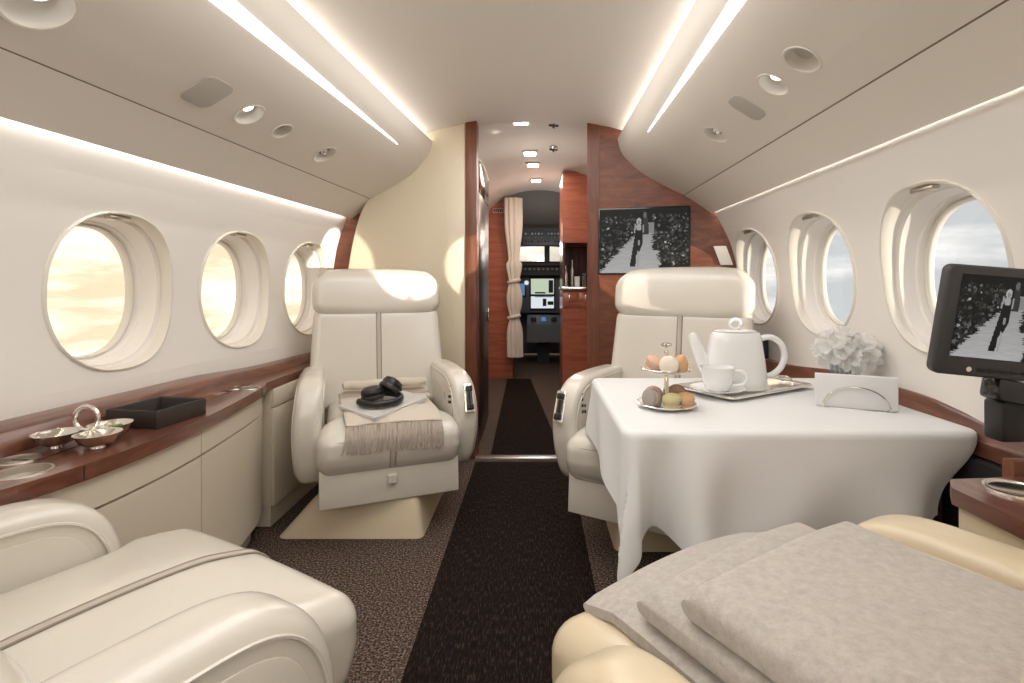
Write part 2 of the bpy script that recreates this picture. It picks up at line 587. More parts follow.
# lamps and air outlets
SIDE2 = {-1: 'bow-fronted cabinet side', 1: 'dining table side'}
LAB = {0: ('round_ceiling_lamp', 'largest round recessed lamp, in the overhead panel above the silver nut dish', 'lamp'),
       1: ('reading_light', 'lit reading light between the large square grille and a small air vent', 'lamp'),
       2: ('air_vent', 'smallest round air vent, between two reading lights, in line with the square grille', 'vent'),
       3: ('reading_light', 'chrome swivel reading light nearest the cream padded bulkhead panel', 'lamp'),
       4: ('air_vent', 'open round vent beside a lit reading light, in the overhead panel over the table', 'vent'),
       5: ('reading_light', 'lit reading light between the open round vent and the small oblong grille', 'lamp'),
       6: ('reading_light', 'chrome swivel reading light nearest the mahogany bulkhead with the television', 'lamp')}
for i, (side, s, Y, r, kind) in enumerate(LAMPS):
    p, u, v, nn = cup_pts(side, s, Y)
    name, lab, cat = LAB[i]
    root = thing(name, lab, cat, p)
    R3 = Matrix((u, v, nn)).transposed()
    if R3.determinant() < 0: R3 = Matrix((-u, v, nn)).transposed()
    root.rotation_euler = R3.to_euler()
    d = .034 if kind != 'big' else .045
    ux = 1 if R3.col[0].y > 0 else -1
    # local +z goes up into the panel
    bm = BM(); lathe(bm, [(r + .006, -.0005), (r + .004, -.003), (r - .001, -.002), (r - .002, .008)], 40); obj('bezel', bm, M['vent'], root, 60)
    bm = BM(); lathe(bm, [(r - .001, 0), (r * .97, .012), (r * .88, d * .6), (r * .72, d * .9), (r * .5, d), (0, d)], 40)
    obj('bowl', bm, M['bowl'] if kind in ('lit', 'big', 'ball') else M['vent'], root, 60)
    off = -.10 * r; fx_ = ux * .22 * r
    if kind in ('lit', 'big'):
        bm = BM(); lathe(bm, [(r * .34, d * .98), (r * .38, d * .88), (r * .30, d * .84), (0, d * .84)], 24, (fx_, off, 0)); obj('lens', bm, M['bulb'], root, 60)
        bm = BM(); tube(bm, [(fx_ + r * .42 * math.cos(t * PI / 12), off + r * .42 * math.sin(t * PI / 12), d * .87) for t in range(24)], r * .05, 6, True); obj('lens_ring', bm, M['satin'], root)
    elif kind == 'ball':
        bm = BM(); lathe(bm, [(0, .006), (r * .24, .009), (r * .34, .018), (r * .36, .028), (r * .28, d * .98)], 24, (fx_, off * .4, 0)); obj('swivel_head', bm, M['silver'], root, 60)
        bm = BM(); tube(bm, [(fx_ + r * .40 * math.cos(t * PI / 12), off * .4 + r * .40 * math.sin(t * PI / 12), .022) for t in range(24)], r * .06, 6, True); obj('swivel_ring', bm, M['steel'], root)
        bm = BM(); lathe(bm, [(0, .0), (r * .2, .001), (r * .2, .012)], 16, (fx_ - ux * r * .42, off * 1.6, .02)); obj('lens', bm, M['bulb'], root)
    else:
        bm = BM(); lathe(bm, [(0, d * .72), (r * .52, d * .74), (r * .55, d * .98)], 24, (fx_, off, 0)); obj('outlet', bm, M['grille'], root)

# speaker grilles
for (side, s, Y, du, dv, lab) in ((-1, .374, 1.523, .115, .118, 'large square grey speaker grille in the overhead panel'),
                                  (1, .355, 1.685, .085, .125, 'small oblong grey grille between two reading lights in the overhead panel')):
    p, u, v, nn = cup_pts(side, s, Y)
    bm = BM()
    poly = rrect(du, dv, .03)
    pillow(bm, poly, .004, .0015, 2, lambda a, b, c: p + u * a + v * b + nn * c - nn * .001, 1)
    tag(obj('speaker_grille', bm, M['grille']), lab, 'grille')

# lit strips let into the overhead panels (they taper to a point at the front)
for side, yend, smid, lab in ((-1, 2.60, .127, 'lit white light strip in the overhead panel with the square grille'),
                              (1, 2.40, .122, 'lit white light strip in the overhead panel with the small oblong grille')):
    bm = BM(); n = 40
    top, bot, top2, bot2 = [], [], [], []
    for i in range(n + 1):
        Y = YA + .1 + (yend - YA - .1) * i / n
        h = .021 * min(1, (yend - Y) / 1.4 + .03)
        for s, lst, dd in ((smid + .018 - 2 * h, top, .003), (smid + .018, bot, .003), (smid + .018 - 2 * h, top2, -.004), (smid + .018, bot2, -.004)):
            p, u, v, nn = cup_pts(side, s, Y)
            lst.append(bm.verts.new(p - nn * dd))
    for i in range(n):
        bm.faces.new((top[i], top[i + 1], bot[i + 1], bot[i]))
        bm.faces.new((top2[i], top2[i + 1], bot2[i + 1], bot2[i]))
        bm.faces.new((top[i], top[i + 1], top2[i + 1], top2[i]))
        bm.faces.new((bot[i], bot[i + 1], bot2[i + 1], bot2[i]))
    tag(obj('light_strip', bm, M['light']), lab, 'light')
# hidden cove lamps: behind the panel lips and behind the valances
for side in (-1, 1):
    bm = BM(); tube(bm, [S(side, .590, YA + .05, 1.862), S(side, .590, 3.0, 1.862)], .008, 8)
    tag(obj('cove_light', bm, M['cove']), 'long cove lamp glowing along the ceiling edge on the %s' % SIDE2[side], 'light')
    bm = BM(); tube(bm, [S(side, 1.052, YA + .05, 1.452), S(side, 1.052, 3.03, 1.452)], .006, 8)
    tag(obj('cove_light', bm, M['valance']), 'long cove lamp glowing under the valance above the windows on the %s' % SIDE2[side], 'light')

for k_, side in enumerate((-1, 1)):
    bm = BM(); tube(bm, [S(side, .9035, YA, 1.5275), S(side, .9035, YB, 1.5275)], .0036, 8)  # dark tube added in the panel seam to stop cove light leaking
    struct('trim_%d' % (11 + k_), bm, M['gap'])
# ceiling
bm = BM()
cl = [(-.66, 1.865), (-.60, 1.90), (-.50, 1.936), (-.38, 1.966), (-.2, 1.995), (0, 2.005), (.2, 1.995), (.38, 1.966), (.50, 1.936), (.60, 1.90), (.66, 1.865)]
ring = []
for Y in (YA, YB):
    ring.append([bm.verts.new(S(-1 if u < 0 else 1, abs(u), Y, z) if abs(u) > .3 else (S(-1, 0, Y, z) * (.5 - u / .6) + S(1, 0, Y, z) * (.5 + u / .6)) + Vector((u, 0, 0))) for u, z in cl])
for i in range(len(cl) - 1):
    bm.faces.new((ring[0][i], ring[0][i + 1], ring[1][i + 1], ring[1][i]))
struct('ceiling', bm, M['ceil'], ang=60)

# floor, runner, sill
bm = BM(); box(bm, (0, 2.8, -.02), (3.2, 10.4, .04)); struct('floor', bm, M['carpet'])
bm = BM(); prism(bm, [(-.345, -1.9), (.205, -1.9), (.20, 2.94), (-.342, 2.94)], .0005, .005)
tag(obj('carpet_runner', bm, M['runner']), 'near-black ribbed carpet runner down the cabin aisle, behind the metal threshold', 'carpet')
bm = BM(); prism(bm, [(-.265, 3.06), (.165, 3.06), (-.05, 5.55), (-.30, 5.55)], .0005, .004)
tag(obj('carpet_runner', bm, M['runner']), 'dark tapering carpet runner in the entry passage beyond the metal threshold', 'carpet')
bm = BM(); box(bm, (-.02, 3.0, .008), (.66, .055, .016), bevel=.003); struct('trim_5', bm, M['sill'], label='chrome floor threshold strip')
# aft wall
bm = BM(); box(bm, (0, YA - .02, 1.0), (3.4, .04, 2.1)); struct('wall_back', bm, M['wall'])

# ------------------------------------------------------------------ forward bulkheads
bm = BM(); box(bm, (-.84, 3.10, 1.02), (.86, .04, 2.04)); struct('wall_front_left', bm, M['wood_x'])
# left jamb post
bm = BM(); box(bm, (-.375, 3.06, 1.03), (.066, .12, 2.06), bevel=.004); struct('trim_6', bm, M['wood_z'])
# cream padded panel: curved outboard edge follows the cabin side
edge = [(1.10, 0), (1.115, .3), (1.12, .6), (1.11, .85), (1.095, 1.05), (1.07, 1.22), (1.04, 1.36), (.99, 1.47), (.9, 1.58), (.7, 1.72), (.60, 1.84), (.56, 1.95), (.5, 2.03)]
edge = [(w_ - (.055 if z_ < 1.4 else .055 * max(0, (1.75 - z_) / .35)), z_) for w_, z_ in edge]
edge = catmull(edge, 4, False)
poly = [(-.409, 0.01), (-.409, 2.03)] + [(CX - w, z) for w, z in edge[::-1]]
bm = BM()
def cf(u, v, w):
    return (u, 3.03 + w - .0 + .05 * ((u + .41) / .7) ** 2 * -.3, v)
pillow(bm, poly, .04, .008, 3, cf, 1)
struct('trim_7', bm, M['cream'])
# right bulkhead, slightly oblique: runs from the doorway edge outboard and aft
B0, B1 = Vector((.31, 3.0, 0)), Vector((1.16, 2.80, 0))
bd = (B1 - B0).normalized(); bn = Vector((bd.y, -bd.x, 0))   # bn points aft
def BP(t, out, z): return B0 + bd * t + bn * out + Vector((0, 0, z))
bm = BM(); prism(bm, [(0, 0), (.9, 0), (.9, -.05), (0, -.05)], 0, 2.06, lambda u, v, w: BP(u, v, w)); struct('wall_front_right', bm, M['wood_x'])
bm = BM(); prism(bm, [(-.004, .005), (.066, .005), (.066, -.12), (-.004, -.12)], 0, 2.06, lambda u, v, w: BP(u, v, w)); bevel_all(bm, .004); struct('trim_8', bm, M['wood_z'])
bm = BM(); prism(bm, [(.735, .012), (.80, .012), (.80, 0), (.735, 0)], 1.13, 1.235, lambda u, v, w: BP(u + (w - 1.13) * -.35, v, w)); struct('trim_9', bm, M['satin'])

# --- picture for the screens: a fashion runway in black and white, painted as a colour grid
import numpy as np
def runway(W=132, H=92):
    rng = np.random.RandomState(3)
    yy, xx = np.mgrid[0:H, 0:W]; u = (xx + .5) / W; v = 1 - (yy + .5) / H
    im = np.full((H, W), .003)
    im += .006 * rng.rand(H, W)
    for k in range(900):
        d = rng.rand() ** .7
        cy = .12 + .78 * rng.rand()
        side = rng.rand() < .5
        lim = (.46 - .44 * (1 - min(1, cy / .78)) * 1.0) if side else (.60 + .10 * (1 - min(1, cy / .6)))
        cx = rng.rand() * lim if side else lim + (1 - lim) * rng.rand()
        r = .005 + .015 * rng.rand()
        g = [.01, .02, .05, .12][rng.randint(4)] * rng.rand() * 1.3
        if rng.rand() < .02: g = .4
        m = ((u - cx) / r) ** 2 + ((v - cy) / (r * 1.25)) ** 2 < 1
        im[m] = g
    # runway
    for j in range(H):
        t = v[j, 0]
        if t < .66:
            l = .46 - .46 * ((.66 - t) / .66) ** .9
            rr = .60 + .03 * (.66 - t) + (.06 if t < .35 else 0)
            m = (u[j] > l + .012 * rng.randn()) & (u[j] < rr + .012 * rng.randn())
            im[j, m] = .17 + .16 * (1 - t) + .16 * np.convolve(rng.rand(m.sum()), np.ones(9) / 9, 'same')
    im[(u > .55) & (u < .62) & (v > .62) & (v < .78)] = .22
    def ell(cx, cy, rx, ry, g): im[((u - cx) / rx) ** 2 + ((v - cy) / ry) ** 2 < 1] = g
    def quad(pts, g):
        m = np.ones((H, W), bool)
        n = len(pts)
        for i in range(n):
            (x0, y0), (x1, y1) = pts[i], pts[(i + 1) % n]
            m &= ((x1 - x0) * (v - y0) - (y1 - y0) * (u - x0)) >= 0
        im[m] = g
    quad([(.49, .60), (.56, .60), (.555, .86), (.50, .88)], .03); ell(.52, .9, .02, .05, .12)   # second walker
    quad([(.345, .10), (.41, .10), (.43, .42), (.42, .55), (.40, .55)], .006)    # gown
    quad([(.40, .11), (.45, .30), (.50, .32), (.49, .68), (.41, .66), (.385, .3)], .008)
    quad([(.425, .10), (.45, .10), (.452, .32), (.432, .36)], .32)              # leg
    quad([(.39, .62), (.405, .62), (.425, .75), (.405, .77)], .30)              # arm
    quad([(.49, .62), (.503, .62), (.51, .76), (.49, .74)], .28)
    ell(.45, .71, .03, .05, .34); ell(.45, .47, .014, .045, .25)
    ell(.452, .80, .028, .055, .40); ell(.452, .785, .016, .032, .22)
    return im
IM = runway()
def screen_mesh(w, h):
    H, W = IM.shape
    bm = BM()
    cl = bm.loops.layers.float_color.new('Col')
    vs = [[bm.verts.new((-w / 2 + w * i / W, 0, h / 2 - h * j / H)) for i in range(W + 1)] for j in range(H + 1)]
    for j in range(H):
        for i in range(W):
            f = bm.faces.new((vs[j][i], vs[j + 1][i], vs[j + 1][i + 1], vs[j][i + 1]))
            g = float(min(1, max(0, IM[j, i])))
            for l in f.loops: l[cl] = (g, g * .985, g * .97, 1)
    return bm
ms = bpy.data.materials.new('lit_screen'); ms.use_nodes = True
nt, N, L, b = nodes(ms)
at = N.new('ShaderNodeVertexColor'); at.layer_name = 'Col'
b.inputs['Base Color'].default_value = (.01, .01, .01, 1); b.inputs['Roughness'].default_value = .4; b.inputs['Specular IOR Level'].default_value = .15
L.new(at.outputs['Color'], b.inputs['Emission Color']); b.inputs['Emission Strength'].default_value = .85
M['screen'] = ms

tv = thing('wall_television', 'flat screen on the mahogany bulkhead showing a black and white fashion runway', 'television', BP(.318, .0, 1.272))
tv.rotation_euler = (0, 0, math.atan2(bd.y, bd.x))
bm = BM(); pillow(bm, rrect(.515, .385, .006, 2), .02, .004, 2, lambda u, v, w: (u, w - .004, v), 1); obj('bezel', bm, M['blackgloss'], tv)
obj('screen', screen_mesh(.495, .365), M['screen'], tv, loc=(0, -.0155, 0))

# ------------------------------------------------------------------ entry passage, galley, cockpit
bm = BM()
pr = []
for i in range(25):
    x = -.95 + 1.9 * i / 24
    pr.append((x + .05, 2.03 - .42 * (abs(x) / .75) ** 2.4))
ra = [bm.verts.new((x, 3.08, 2.03 - (2.03 - z) * .3)) for x, z in pr]; rb = [bm.verts.new((x * .96, 5.62, z + .03)) for x, z in pr]
for i in range(24): bm.faces.new((ra[i], ra[i + 1], rb[i + 1], rb[i]))
struct('ceiling_entry', bm, M['ceil'], ang=60)
bm = BM(); box(bm, (0, 3.07, 2.04), (1.3, .05, .07)); struct('trim_10', bm, M['ceil'])
bm = BM(); box(bm, (-1.0, 4.4, 1.0), (.04, 2.6, 2.1)); struct('wall_entry_left', bm, M['wall'])
bm = BM(); box(bm, (1.1, 4.4, 1.0), (.04, 2.6, 2.1)); struct('wall_entry_right', bm, M['wall'])
# cabinet on the left of the passage
wc = thing('tall_cabinet', 'tall dark steel and black glass cabinet just inside the doorway', 'cabinet', (-.583, 3.49, 0))
bm = BM(); box(bm, (.06, 0, .90), (.30, .72, 1.80), bevel=.004); obj('body', bm, M['wood_dark'], wc)
bm = BM(); box(bm, (.228, 0, .82), (.016, .68, 1.56), bevel=.004); d_ = obj('door', bm, M['steel'], wc)
bm = BM(); box(bm, (.240, .27, .80), (.012, .02, .10), bevel=.004); obj('handle', bm, M['silver'], d_)
bm = BM(); box(bm, (.228, .04, 1.70), (.016, .60, .18), bevel=.004); obj('glass_door', bm, M['blackgloss'], wc)
bm = BM(); tube(bm, [(.23, -.34 + .68 * i / 12, 1.80 + .02 * math.sin(PI * i / 12)) for i in range(13)], .010, 8); obj('cornice', bm, M['vent'], wc)
# cockpit bulkhead
bm = BM(); box(bm, (-.62, 5.62, .98), (.75, .05, 1.96)); struct('wall_cockpit_left', bm, M['wood_red'])
bm = BM(); box(bm, (.79, 5.62, .98), (.75, .05, 1.96)); struct('wall_cockpit_right', bm, M['wood_red'])
es = thing('exit_sign', 'tiny pale-bordered sign high on the red wood wall beside the curtain', 'sign', (-.40, 5.59, 1.83))
bm = BM()
for (cx, cz, sx, sz) in ((0, .02, .12, .006), (0, -.02, .12, .006), (-.057, 0, .006, .04), (.057, 0, .006, .04)): box(bm, (cx, -.004, cz), (sx, .006, sz))
obj('frame', bm, M['sign'], es)
bm = BM(); box(bm, (0, 0, 0), (.118, .004, .04)); obj('plate', bm, M['cockd'], es)
bm = BM()
for k in range(4): box(bm, (-.036 + .024 * k, -.004, -.004), (.010, .004, .014))
obj('lettering', bm, M['sign'], es)
# curtain
cu = thing('cockpit_curtain', 'pale gathered curtain tied back beside the cockpit doorway', 'curtain', (-.225, 5.48, 0))
bm = BM()
def cur(i, j):
    t = 2 * PI * i; z = .25 + 1.70 * j
    wd = .075
    for zc, s, d in ((1.06, .10, .025), (.68, .10, .030)):
        wd -= d * math.exp(-((z - zc) / s) ** 2)
    if z > 1.25: wd = .05 + .035 * smooth(1.25, 1.7, z)
    fold = 1 + .16 * math.sin(9 * t) + .06 * math.sin(5 * t + 1)
    return (wd * math.cos(t) * fold + .012 * (z - 1) * -1, .55 * wd * math.sin(t) * fold, z)
grid(bm, 90, 46, cur); bmesh.ops.remove_doubles(bm, verts=bm.verts[:], dist=1e-5)
obj('drape', bm, M['curtain'], cu, 60)
for zc in (1.06, .68):
    bm = BM(); tube(bm, [(.056 * math.cos(a * PI / 12), .034 * math.sin(a * PI / 12), zc + .012 * math.cos(a * PI / 12)) for a in range(24)], .02, 8, True, flat=1.0); obj('tie_band', bm, M['curtain'], cu)
# galley unit
ga = thing('galley_cabinet', 'mahogany galley cabinet with an open niche beside the cockpit doorway', 'cabinet', (.55, 4.72, 0))
bm = BM()
box(bm, (0, 0, 1.70), (.62, .5, .62)); obj('upper_cupboard', bm, M['wood_red'], ga)
bm = BM(); box(bm, (0, .23, 1.2), (.62, .04, .40)); box(bm, (-.30, 0, 1.2), (.02, .5, .40)); box(bm, (.30, 0, 1.2), (.02, .5, .40)); obj('niche', bm, M['wood_dark'], ga)
bm = BM(); box(bm, (0, -.01, .99), (.64, .54, .03), bevel=.006); obj('counter', bm, M['silver'], ga)
bm = BM(); box(bm, (0, 0, .49), (.62, .5, .96)); obj('lower_cupboard', bm, M['wood_red'], ga)
for k in range(3):
    bm = BM(); box(bm, (-.25 + .14 * k, -.255, .89), (.12, .012, .13), bevel=.003); d_ = obj('drawer', bm, M['wood_red'], ga)
    bm = BM(); box(bm, (-.25 + .14 * k, -.266, .90), (.012, .012, .07), bevel=.003); obj('handle', bm, M['silver'], d_)
def bottle(x, y, h, r, m, lab, tall):
    bm = BM()
    prof = [(0, 0), (r, 0), (r, h * .6), (r * .35, h * .75), (r * .32, h), (0, h)] if tall else [(0, 0), (r * .9, 0), (r, h), (r * .9, h), (r * .85, .01), (0, .01)]
    lathe(bm, prof, 16); o = obj('bottle' if tall else 'drinking_glass', bm, m, None, 50, loc=(x, y, 1.006)); tag(o, lab, 'bottle' if tall else 'glass')
bottle(.275, 4.60, .19, .020, M['silver'], 'slim silver bottle in the galley niche, nearest the cockpit doorway', True)
bottle(.335, 4.60, .24, .014, M['satin'], 'tall thin metal bottle in the galley niche', True)
bottle(.375, 4.56, .09, .026, M['china'], 'short pale tumbler in the galley niche', False)
bottle(.44, 4.58, .12, .026, M['vase'], 'clear drinking glass in the galley niche beside the bulkhead', False)
# passage downlights and sprinkler-like fittings
for k, (px, Y, lab) in enumerate(((-.085, 3.12, 'largest-looking of four square ceiling lights, just inside the doorway'), (-.038, 3.92, 'second of four square ceiling lights in from the doorway'),
                             (-.017, 4.32, 'third of four square ceiling lights in from the doorway'), (.01, 5.0, 'last of four square ceiling lights, beside the curtain top'))):
    zt = 2.025 + .03 * (Y - 3.08) / 2.5
    t = thing('square_downlight', lab, 'lamp', (px, Y, zt), group='passage ceiling lights')
    bm = BM(); pillow(bm, rrect(.12, .12, .012, 2), .012, .004, 2, lambda u, v, w: (u, v, w - .004), 1); obj('frame', bm, M['vent'], t)
    bm = BM(); box(bm, (0, 0, -.014), (.085, .085, .008), bevel=.002); obj('diffuser', bm, M['down'], t)
for k, (px, Y, lab) in enumerate(((.115, 3.16, 'nearer small metal fitting on the passage ceiling'), (.135, 3.75, 'farther small metal fitting on the passage ceiling'))):
    t = thing('ceiling_fitting', lab, 'fitting', (px, Y, 2.024 + .006 * k))
    bm = BM(); lathe(bm, [(0, -.012), (.02, -.012), (.028, -.004), (.028, .004)], 16); obj('rose', bm, M['satin'], t)
    bm = BM(); tube(bm, [(-.03, 0, -.018), (.03, 0, -.022)], .007, 8); tube(bm, [(0, -.02, -.018), (0, .01, -.03)], .007, 8); obj('nozzle', bm, M['steel'], t)

# cockpit shell
bm = BM(); box(bm, (-.95, 6.7, 1.0), (.04, 2.2, 2.2)); struct('wall_cockpit_port', bm, M['cockc'])
bm = BM(); box(bm, (1.05, 6.7, 1.0), (.04, 2.2, 2.2)); struct('wall_cockpit_starboard', bm, M['cockc'])
bm = BM(); grid(bm, 10, 8, lambda a, b_: (-.95 + 2 * a, 5.58 + 2.1 * b_, 2.12 - .5 * b_ ** 1.1 - .12 * (2 * a - 1) ** 2)); solidify(bm, .02); struct('ceiling_cockpit', bm, M['cockc'], ang=60)
# windscreen: frame with posts, two panes
wsx = thing('cockpit_windscreen', 'bright two-pane cockpit windscreen with a grey centre post', 'windscreen', (.11, 7.45, 0))
bm = BM()
box(bm, (0, 0, 1.67), (2.0, .06, .16)); box(bm, (0, 0, .68), (2.0, .06, 1.30)); box(bm, (.065, 0, 1.46), (.075, .07, .30))
box(bm, (-.62, 0, 1.46), (.07, .07, .30)); box(bm, (.74, 0, 1.46), (.07, .07, .30)); box(bm, (-.97, 0, 1.46), (.1, .06, .3)); box(bm, (.97, 0, 1.46), (.1, .06, .3))
obj('frame', bm, M['cock'], wsx)
for x0, x1 in ((-.59, .03), (.10, .71)):
    bm = BM(); box(bm, ((x0 + x1) / 2, .01, 1.46), (x1 - x0, .008, .30)); obj('pane', bm, M['pane'], wsx)
op = thing('overhead_panel', 'dark cockpit overhead panel with rows of switches above the windscreen', 'panel', (.13, 6.65, 1.645))
bm = BM(); box(bm, (0, 0, 0), (.58, .06, .25), Matrix.Rotation(rad(-18), 4, 'X'), bevel=.01); obj('board', bm, M['cock'], op)
RX = Matrix.Rotation(rad(-18), 4, 'X')
for j in range(4):
    for i in range(13):
        p = RX @ Vector((-.25 + .042 * i, -.036, .085 - .055 * j))
        if (i * 7 + j * 3) % 5:
            bm = BM(); box(bm, p, (.012 + .012 * ((i + j) % 2), .012, .014 + .006 * (j % 2)))
            obj('switch', bm, M['knob'] if j in (1,) else M['cockd'] if j % 2 else M['cockc'], op)
gs = thing('glareshield', 'black cockpit glareshield with a row of autopilot knobs', 'glareshield', (.11, 6.95, 1.245))
bm = BM(); rbox(bm, (0, .1, .05), (1.7, .5, .08), .03); obj('hood', bm, M['cockd'], gs)
bm = BM(); box(bm, (0, -.11, -.02), (.9, .06, .07), bevel=.006); q_ = obj('control_strip', bm, M['cockd'], gs)
for i in range(13):
    bm = BM(); box(bm, (-.36 + .06 * i, -.143, -.015), (.03, .01, .02 + .012 * (i % 2))); obj('knob', bm, M['cockc'], q_)
bm = BM(); box(bm, (0, .05, -.07), (1.6, .4, .05)); obj('underside', bm, M['cockd'], gs)
ip = thing('instrument_panel', 'grey cockpit instrument panel with lit displays', 'instrument panel', (.11, 6.95, .90))
bm = BM(); box(bm, (0, .05, 0), (1.7, .08, .52), bevel=.01); obj('board', bm, M['cock'], ip)
def disp(cx, cz, w, h, m, lab, marks):
    bm = BM(); pillow(bm, rrect(w + .04, h + .04, .01, 2), .03, .006, 2, lambda u, v, q: (cx + u, q - .002, cz + v), 1); f_ = obj('display', bm, M['cockd'], ip); f_['label'] = lab
    bm = BM(); box(bm, (cx, -.019, cz), (w, .004, h)); obj('screen', bm, m, f_)
    bm = BM()
    for (a, c, sa, sc_) in marks: box(bm, (cx + a, -.022, cz + c), (sa, .003, sc_))
    obj('readout', bm, M['cockd'], f_)
disp(-.01, .10, .31, .21, M['dispg'], 'large pale green map display', [(-.03, -.085, .14, .02), (.115, 0, .06, .17)])
disp(-.01, -.115, .31, .16, M['dispw'], 'lower white page display', [(.03, 0, .05, .10), (.11, -.01, .08, .05), (.02, .074, .24, .008)])
disp(-.33, .06, .16, .16, M['dispb'], 'small blue display', [(0, -.03, .10, .01)])
disp(-.62, .06, .24, .2, M['dispb'], 'outer blue display', [(0, -.03, .10, .01)])
disp(.45, .06, .24, .2, M['dispb'], 'outer blue display', [(0, -.03, .10, .01)])
bm = BM(); lathe(bm, [(0, 0), (.03, 0), (.03, .02), (0, .02)], 16); bmesh.ops.rotate(bm, matrix=Matrix.Rotation(PI / 2, 3, 'X'), verts=bm.verts[:]); obj('round_gauge', bm, M['dispw'], ip, loc=(-.225, -.0, .15))
pe = thing('throttle_pedestal', 'dark cockpit centre pedestal with knobs below the displays', 'pedestal', (.11, 6.78, 0))
bm = BM(); prism(bm, [(-.35, .30), (.1, .30), (.1, .62), (-.12, .60), (-.35, .52)], -.21, .21, lambda u, v, w: (w, u, v)); bevel_all(bm, .01); obj('console', bm, M['cock'], pe)
bm = BM(); box(bm, (0, .0, .15), (.16, .3, .30)); obj('column', bm, M['cockd'], pe)
for (x, y, z, r) in ((-.13, -.24, .56, .035), (.13, -.24, .56, .035), (0, -.24, .56, .03)):
    bm = BM(); lathe(bm, [(0, .05), (r * .8, .048), (r, .03), (r, 0)], 16); obj('knob', bm, M['cockd'] if x else M['dispb'], pe, loc=(x, y, z))
for sx, lab in ((-.46, 'dark pilot seat on the curtain side of the cockpit pedestal'), (.62, 'dark pilot seat on the galley side of the cockpit pedestal')):
    t = thing('pilot_seat', lab, 'seat', (sx, 6.25, 0))
    bm = BM(); rbox(bm, (0, 0, .42), (.42, .44, .12), .04); obj('seat_cushion', bm, M['cockd'], t)
    bm = BM(); rbox(bm, (0, -.22, .62), (.42, .10, .42), .04); obj('backrest', bm, M['cockd'], t)
    bm = BM(); box(bm, (0, 0, .19), (.3, .3, .38), bevel=.02); obj('base', bm, M['cockd'], t)
t = thing('cockpit_side_stick', 'pale rounded grip beside the pedestal, next to the galley edge', 'control', (.42, 6.5, .0))
bm = BM(); box(bm, (.09, 0, .24), (.10, .3, .48), bevel=.02); obj('side_console', bm, M['cockd'], t)
bm = BM(); rbox(bm, (0, 0, .555), (.11, .08, .17), .04); obj('grip', bm, M['vent'], t)

# ------------------------------------------------------------------ left side cabinets
def offset_curve(pts, d):
    out = []
    for i, p in enumerate(pts):
        a = pts[max(0, i - 1)]; c = pts[min(len(pts) - 1, i + 1)]
        tx, ty = c[0] - a[0], c[1] - a[1]; l = math.hypot(tx, ty)
        out.append((p[0] - ty / l * d, p[1] + tx / l * d))
    return out
FR = [(-1.30, .80), (-1.20, .825), (-1.115, .885), (-1.052, .975), (-1.004, 1.14), (-.988, 1.32), (-.993, 1.5), (-1.017, 1.71), (-1.055, 1.95), (-1.085, 2.06), (-1.115, 2.115), (-1.16, 2.14), (-1.225, 2.146)]
FRC = catmull(FR, 6, False)
def cpoly(off, back=-1.235):
    c = offset_curve(FRC, off)      # positive offset = towards the wall
    return c + [(back, c[-1][1]), (back - .085, c[0][1])]
sb = thing('side_cabinet', 'bow-fronted cream side cabinet under the silver nut dish', 'cabinet', (-1.1, 1.3, 0))
o_ = sb.location
def rel(p): return (p[0] - o_[0], p[1] - o_[1])
bm = BM(); prism(bm, [rel(p) for p in cpoly(.03)], .085, .583); obj('body', bm, M['cab'], sb)
bm = BM(); prism(bm, [rel(p) for p in cpoly(.055)], .003, .095); obj('plinth', bm, M['cab'], sb)
def front(name, y0, y1, z0, z1):
    c = [p for p in FRC if y0 <= p[1] <= y1]
    def at(y):
        for p, q in zip(FRC, FRC[1:]):
            if p[1] <= y <= q[1]: t = (y - p[1]) / (q[1] - p[1] + 1e-9); return (p[0] + (q[0] - p[0]) * t, y)
        return None
    if at(y0): c = [at(y0)] + c
    if at(y1): c = c + [at(y1)]
    c = [c[0]] + [q for p, q in zip(c, c[1:]) if math.dist(p, q) > 1e-5]
    a = offset_curve(c, .014); b_ = offset_curve(c, .034)
    bm = BM(); prism(bm, [rel(p) for p in a + b_[::-1]], z0, z1); bevel_all(bm, .003, 2, 50)
    return obj(name, bm, M['cab'], sb)
front('drawer', .83, 1.552, .507, .580); front('drawer', 1.556, 2.2, .507, .580)
front('door', .83, 1.552, .092, .500); front('door', 1.556, 2.2, .092, .500)
# forward run of the cabinet, set back
sf = thing('side_cabinet', 'narrow set-back cream cabinet beside the armchair with headphones', 'cabinet', (-1.17, 2.57, 0))
bm = BM(); box(bm, (.025, 0, .33), (.07, .84, .50)); obj('body', bm, M['cab'], sf)
bm = BM(); box(bm, (.066, 0, .545), (.014, .83, .075), bevel=.003); obj('drawer', bm, M['cab'], sf)
bm = BM(); box(bm, (.066, 0, .295), (.014, .83, .41), bevel=.003); obj('door', bm, M['cab'], sf)
bm = BM(); box(bm, (.025, 0, .045), (.07, .84, .08)); obj('plinth', bm, M['cab'], sf)
# wooden top
wt = thing('wooden_worktop', 'glossy walnut worktop with the silver nut dish and dark box tray on it', 'worktop', (-1.1, 1.3, 0))
bm = BM(); prism(bm, [rel(p) for p in cpoly(0)], .583, .620); bevel_all(bm, .010, 3, 40); top_ = obj('top', bm, M['wood_y'], wt)
bm = BM(); prism(bm, [rel(p) for p in ((-1.10, 2.05), (-1.118, 2.99), (-1.185, 2.99), (-1.265, 2.05))], .583, .619); bevel_all(bm, .008, 3, 40); obj('forward_top', bm, M['wood_y'], wt)
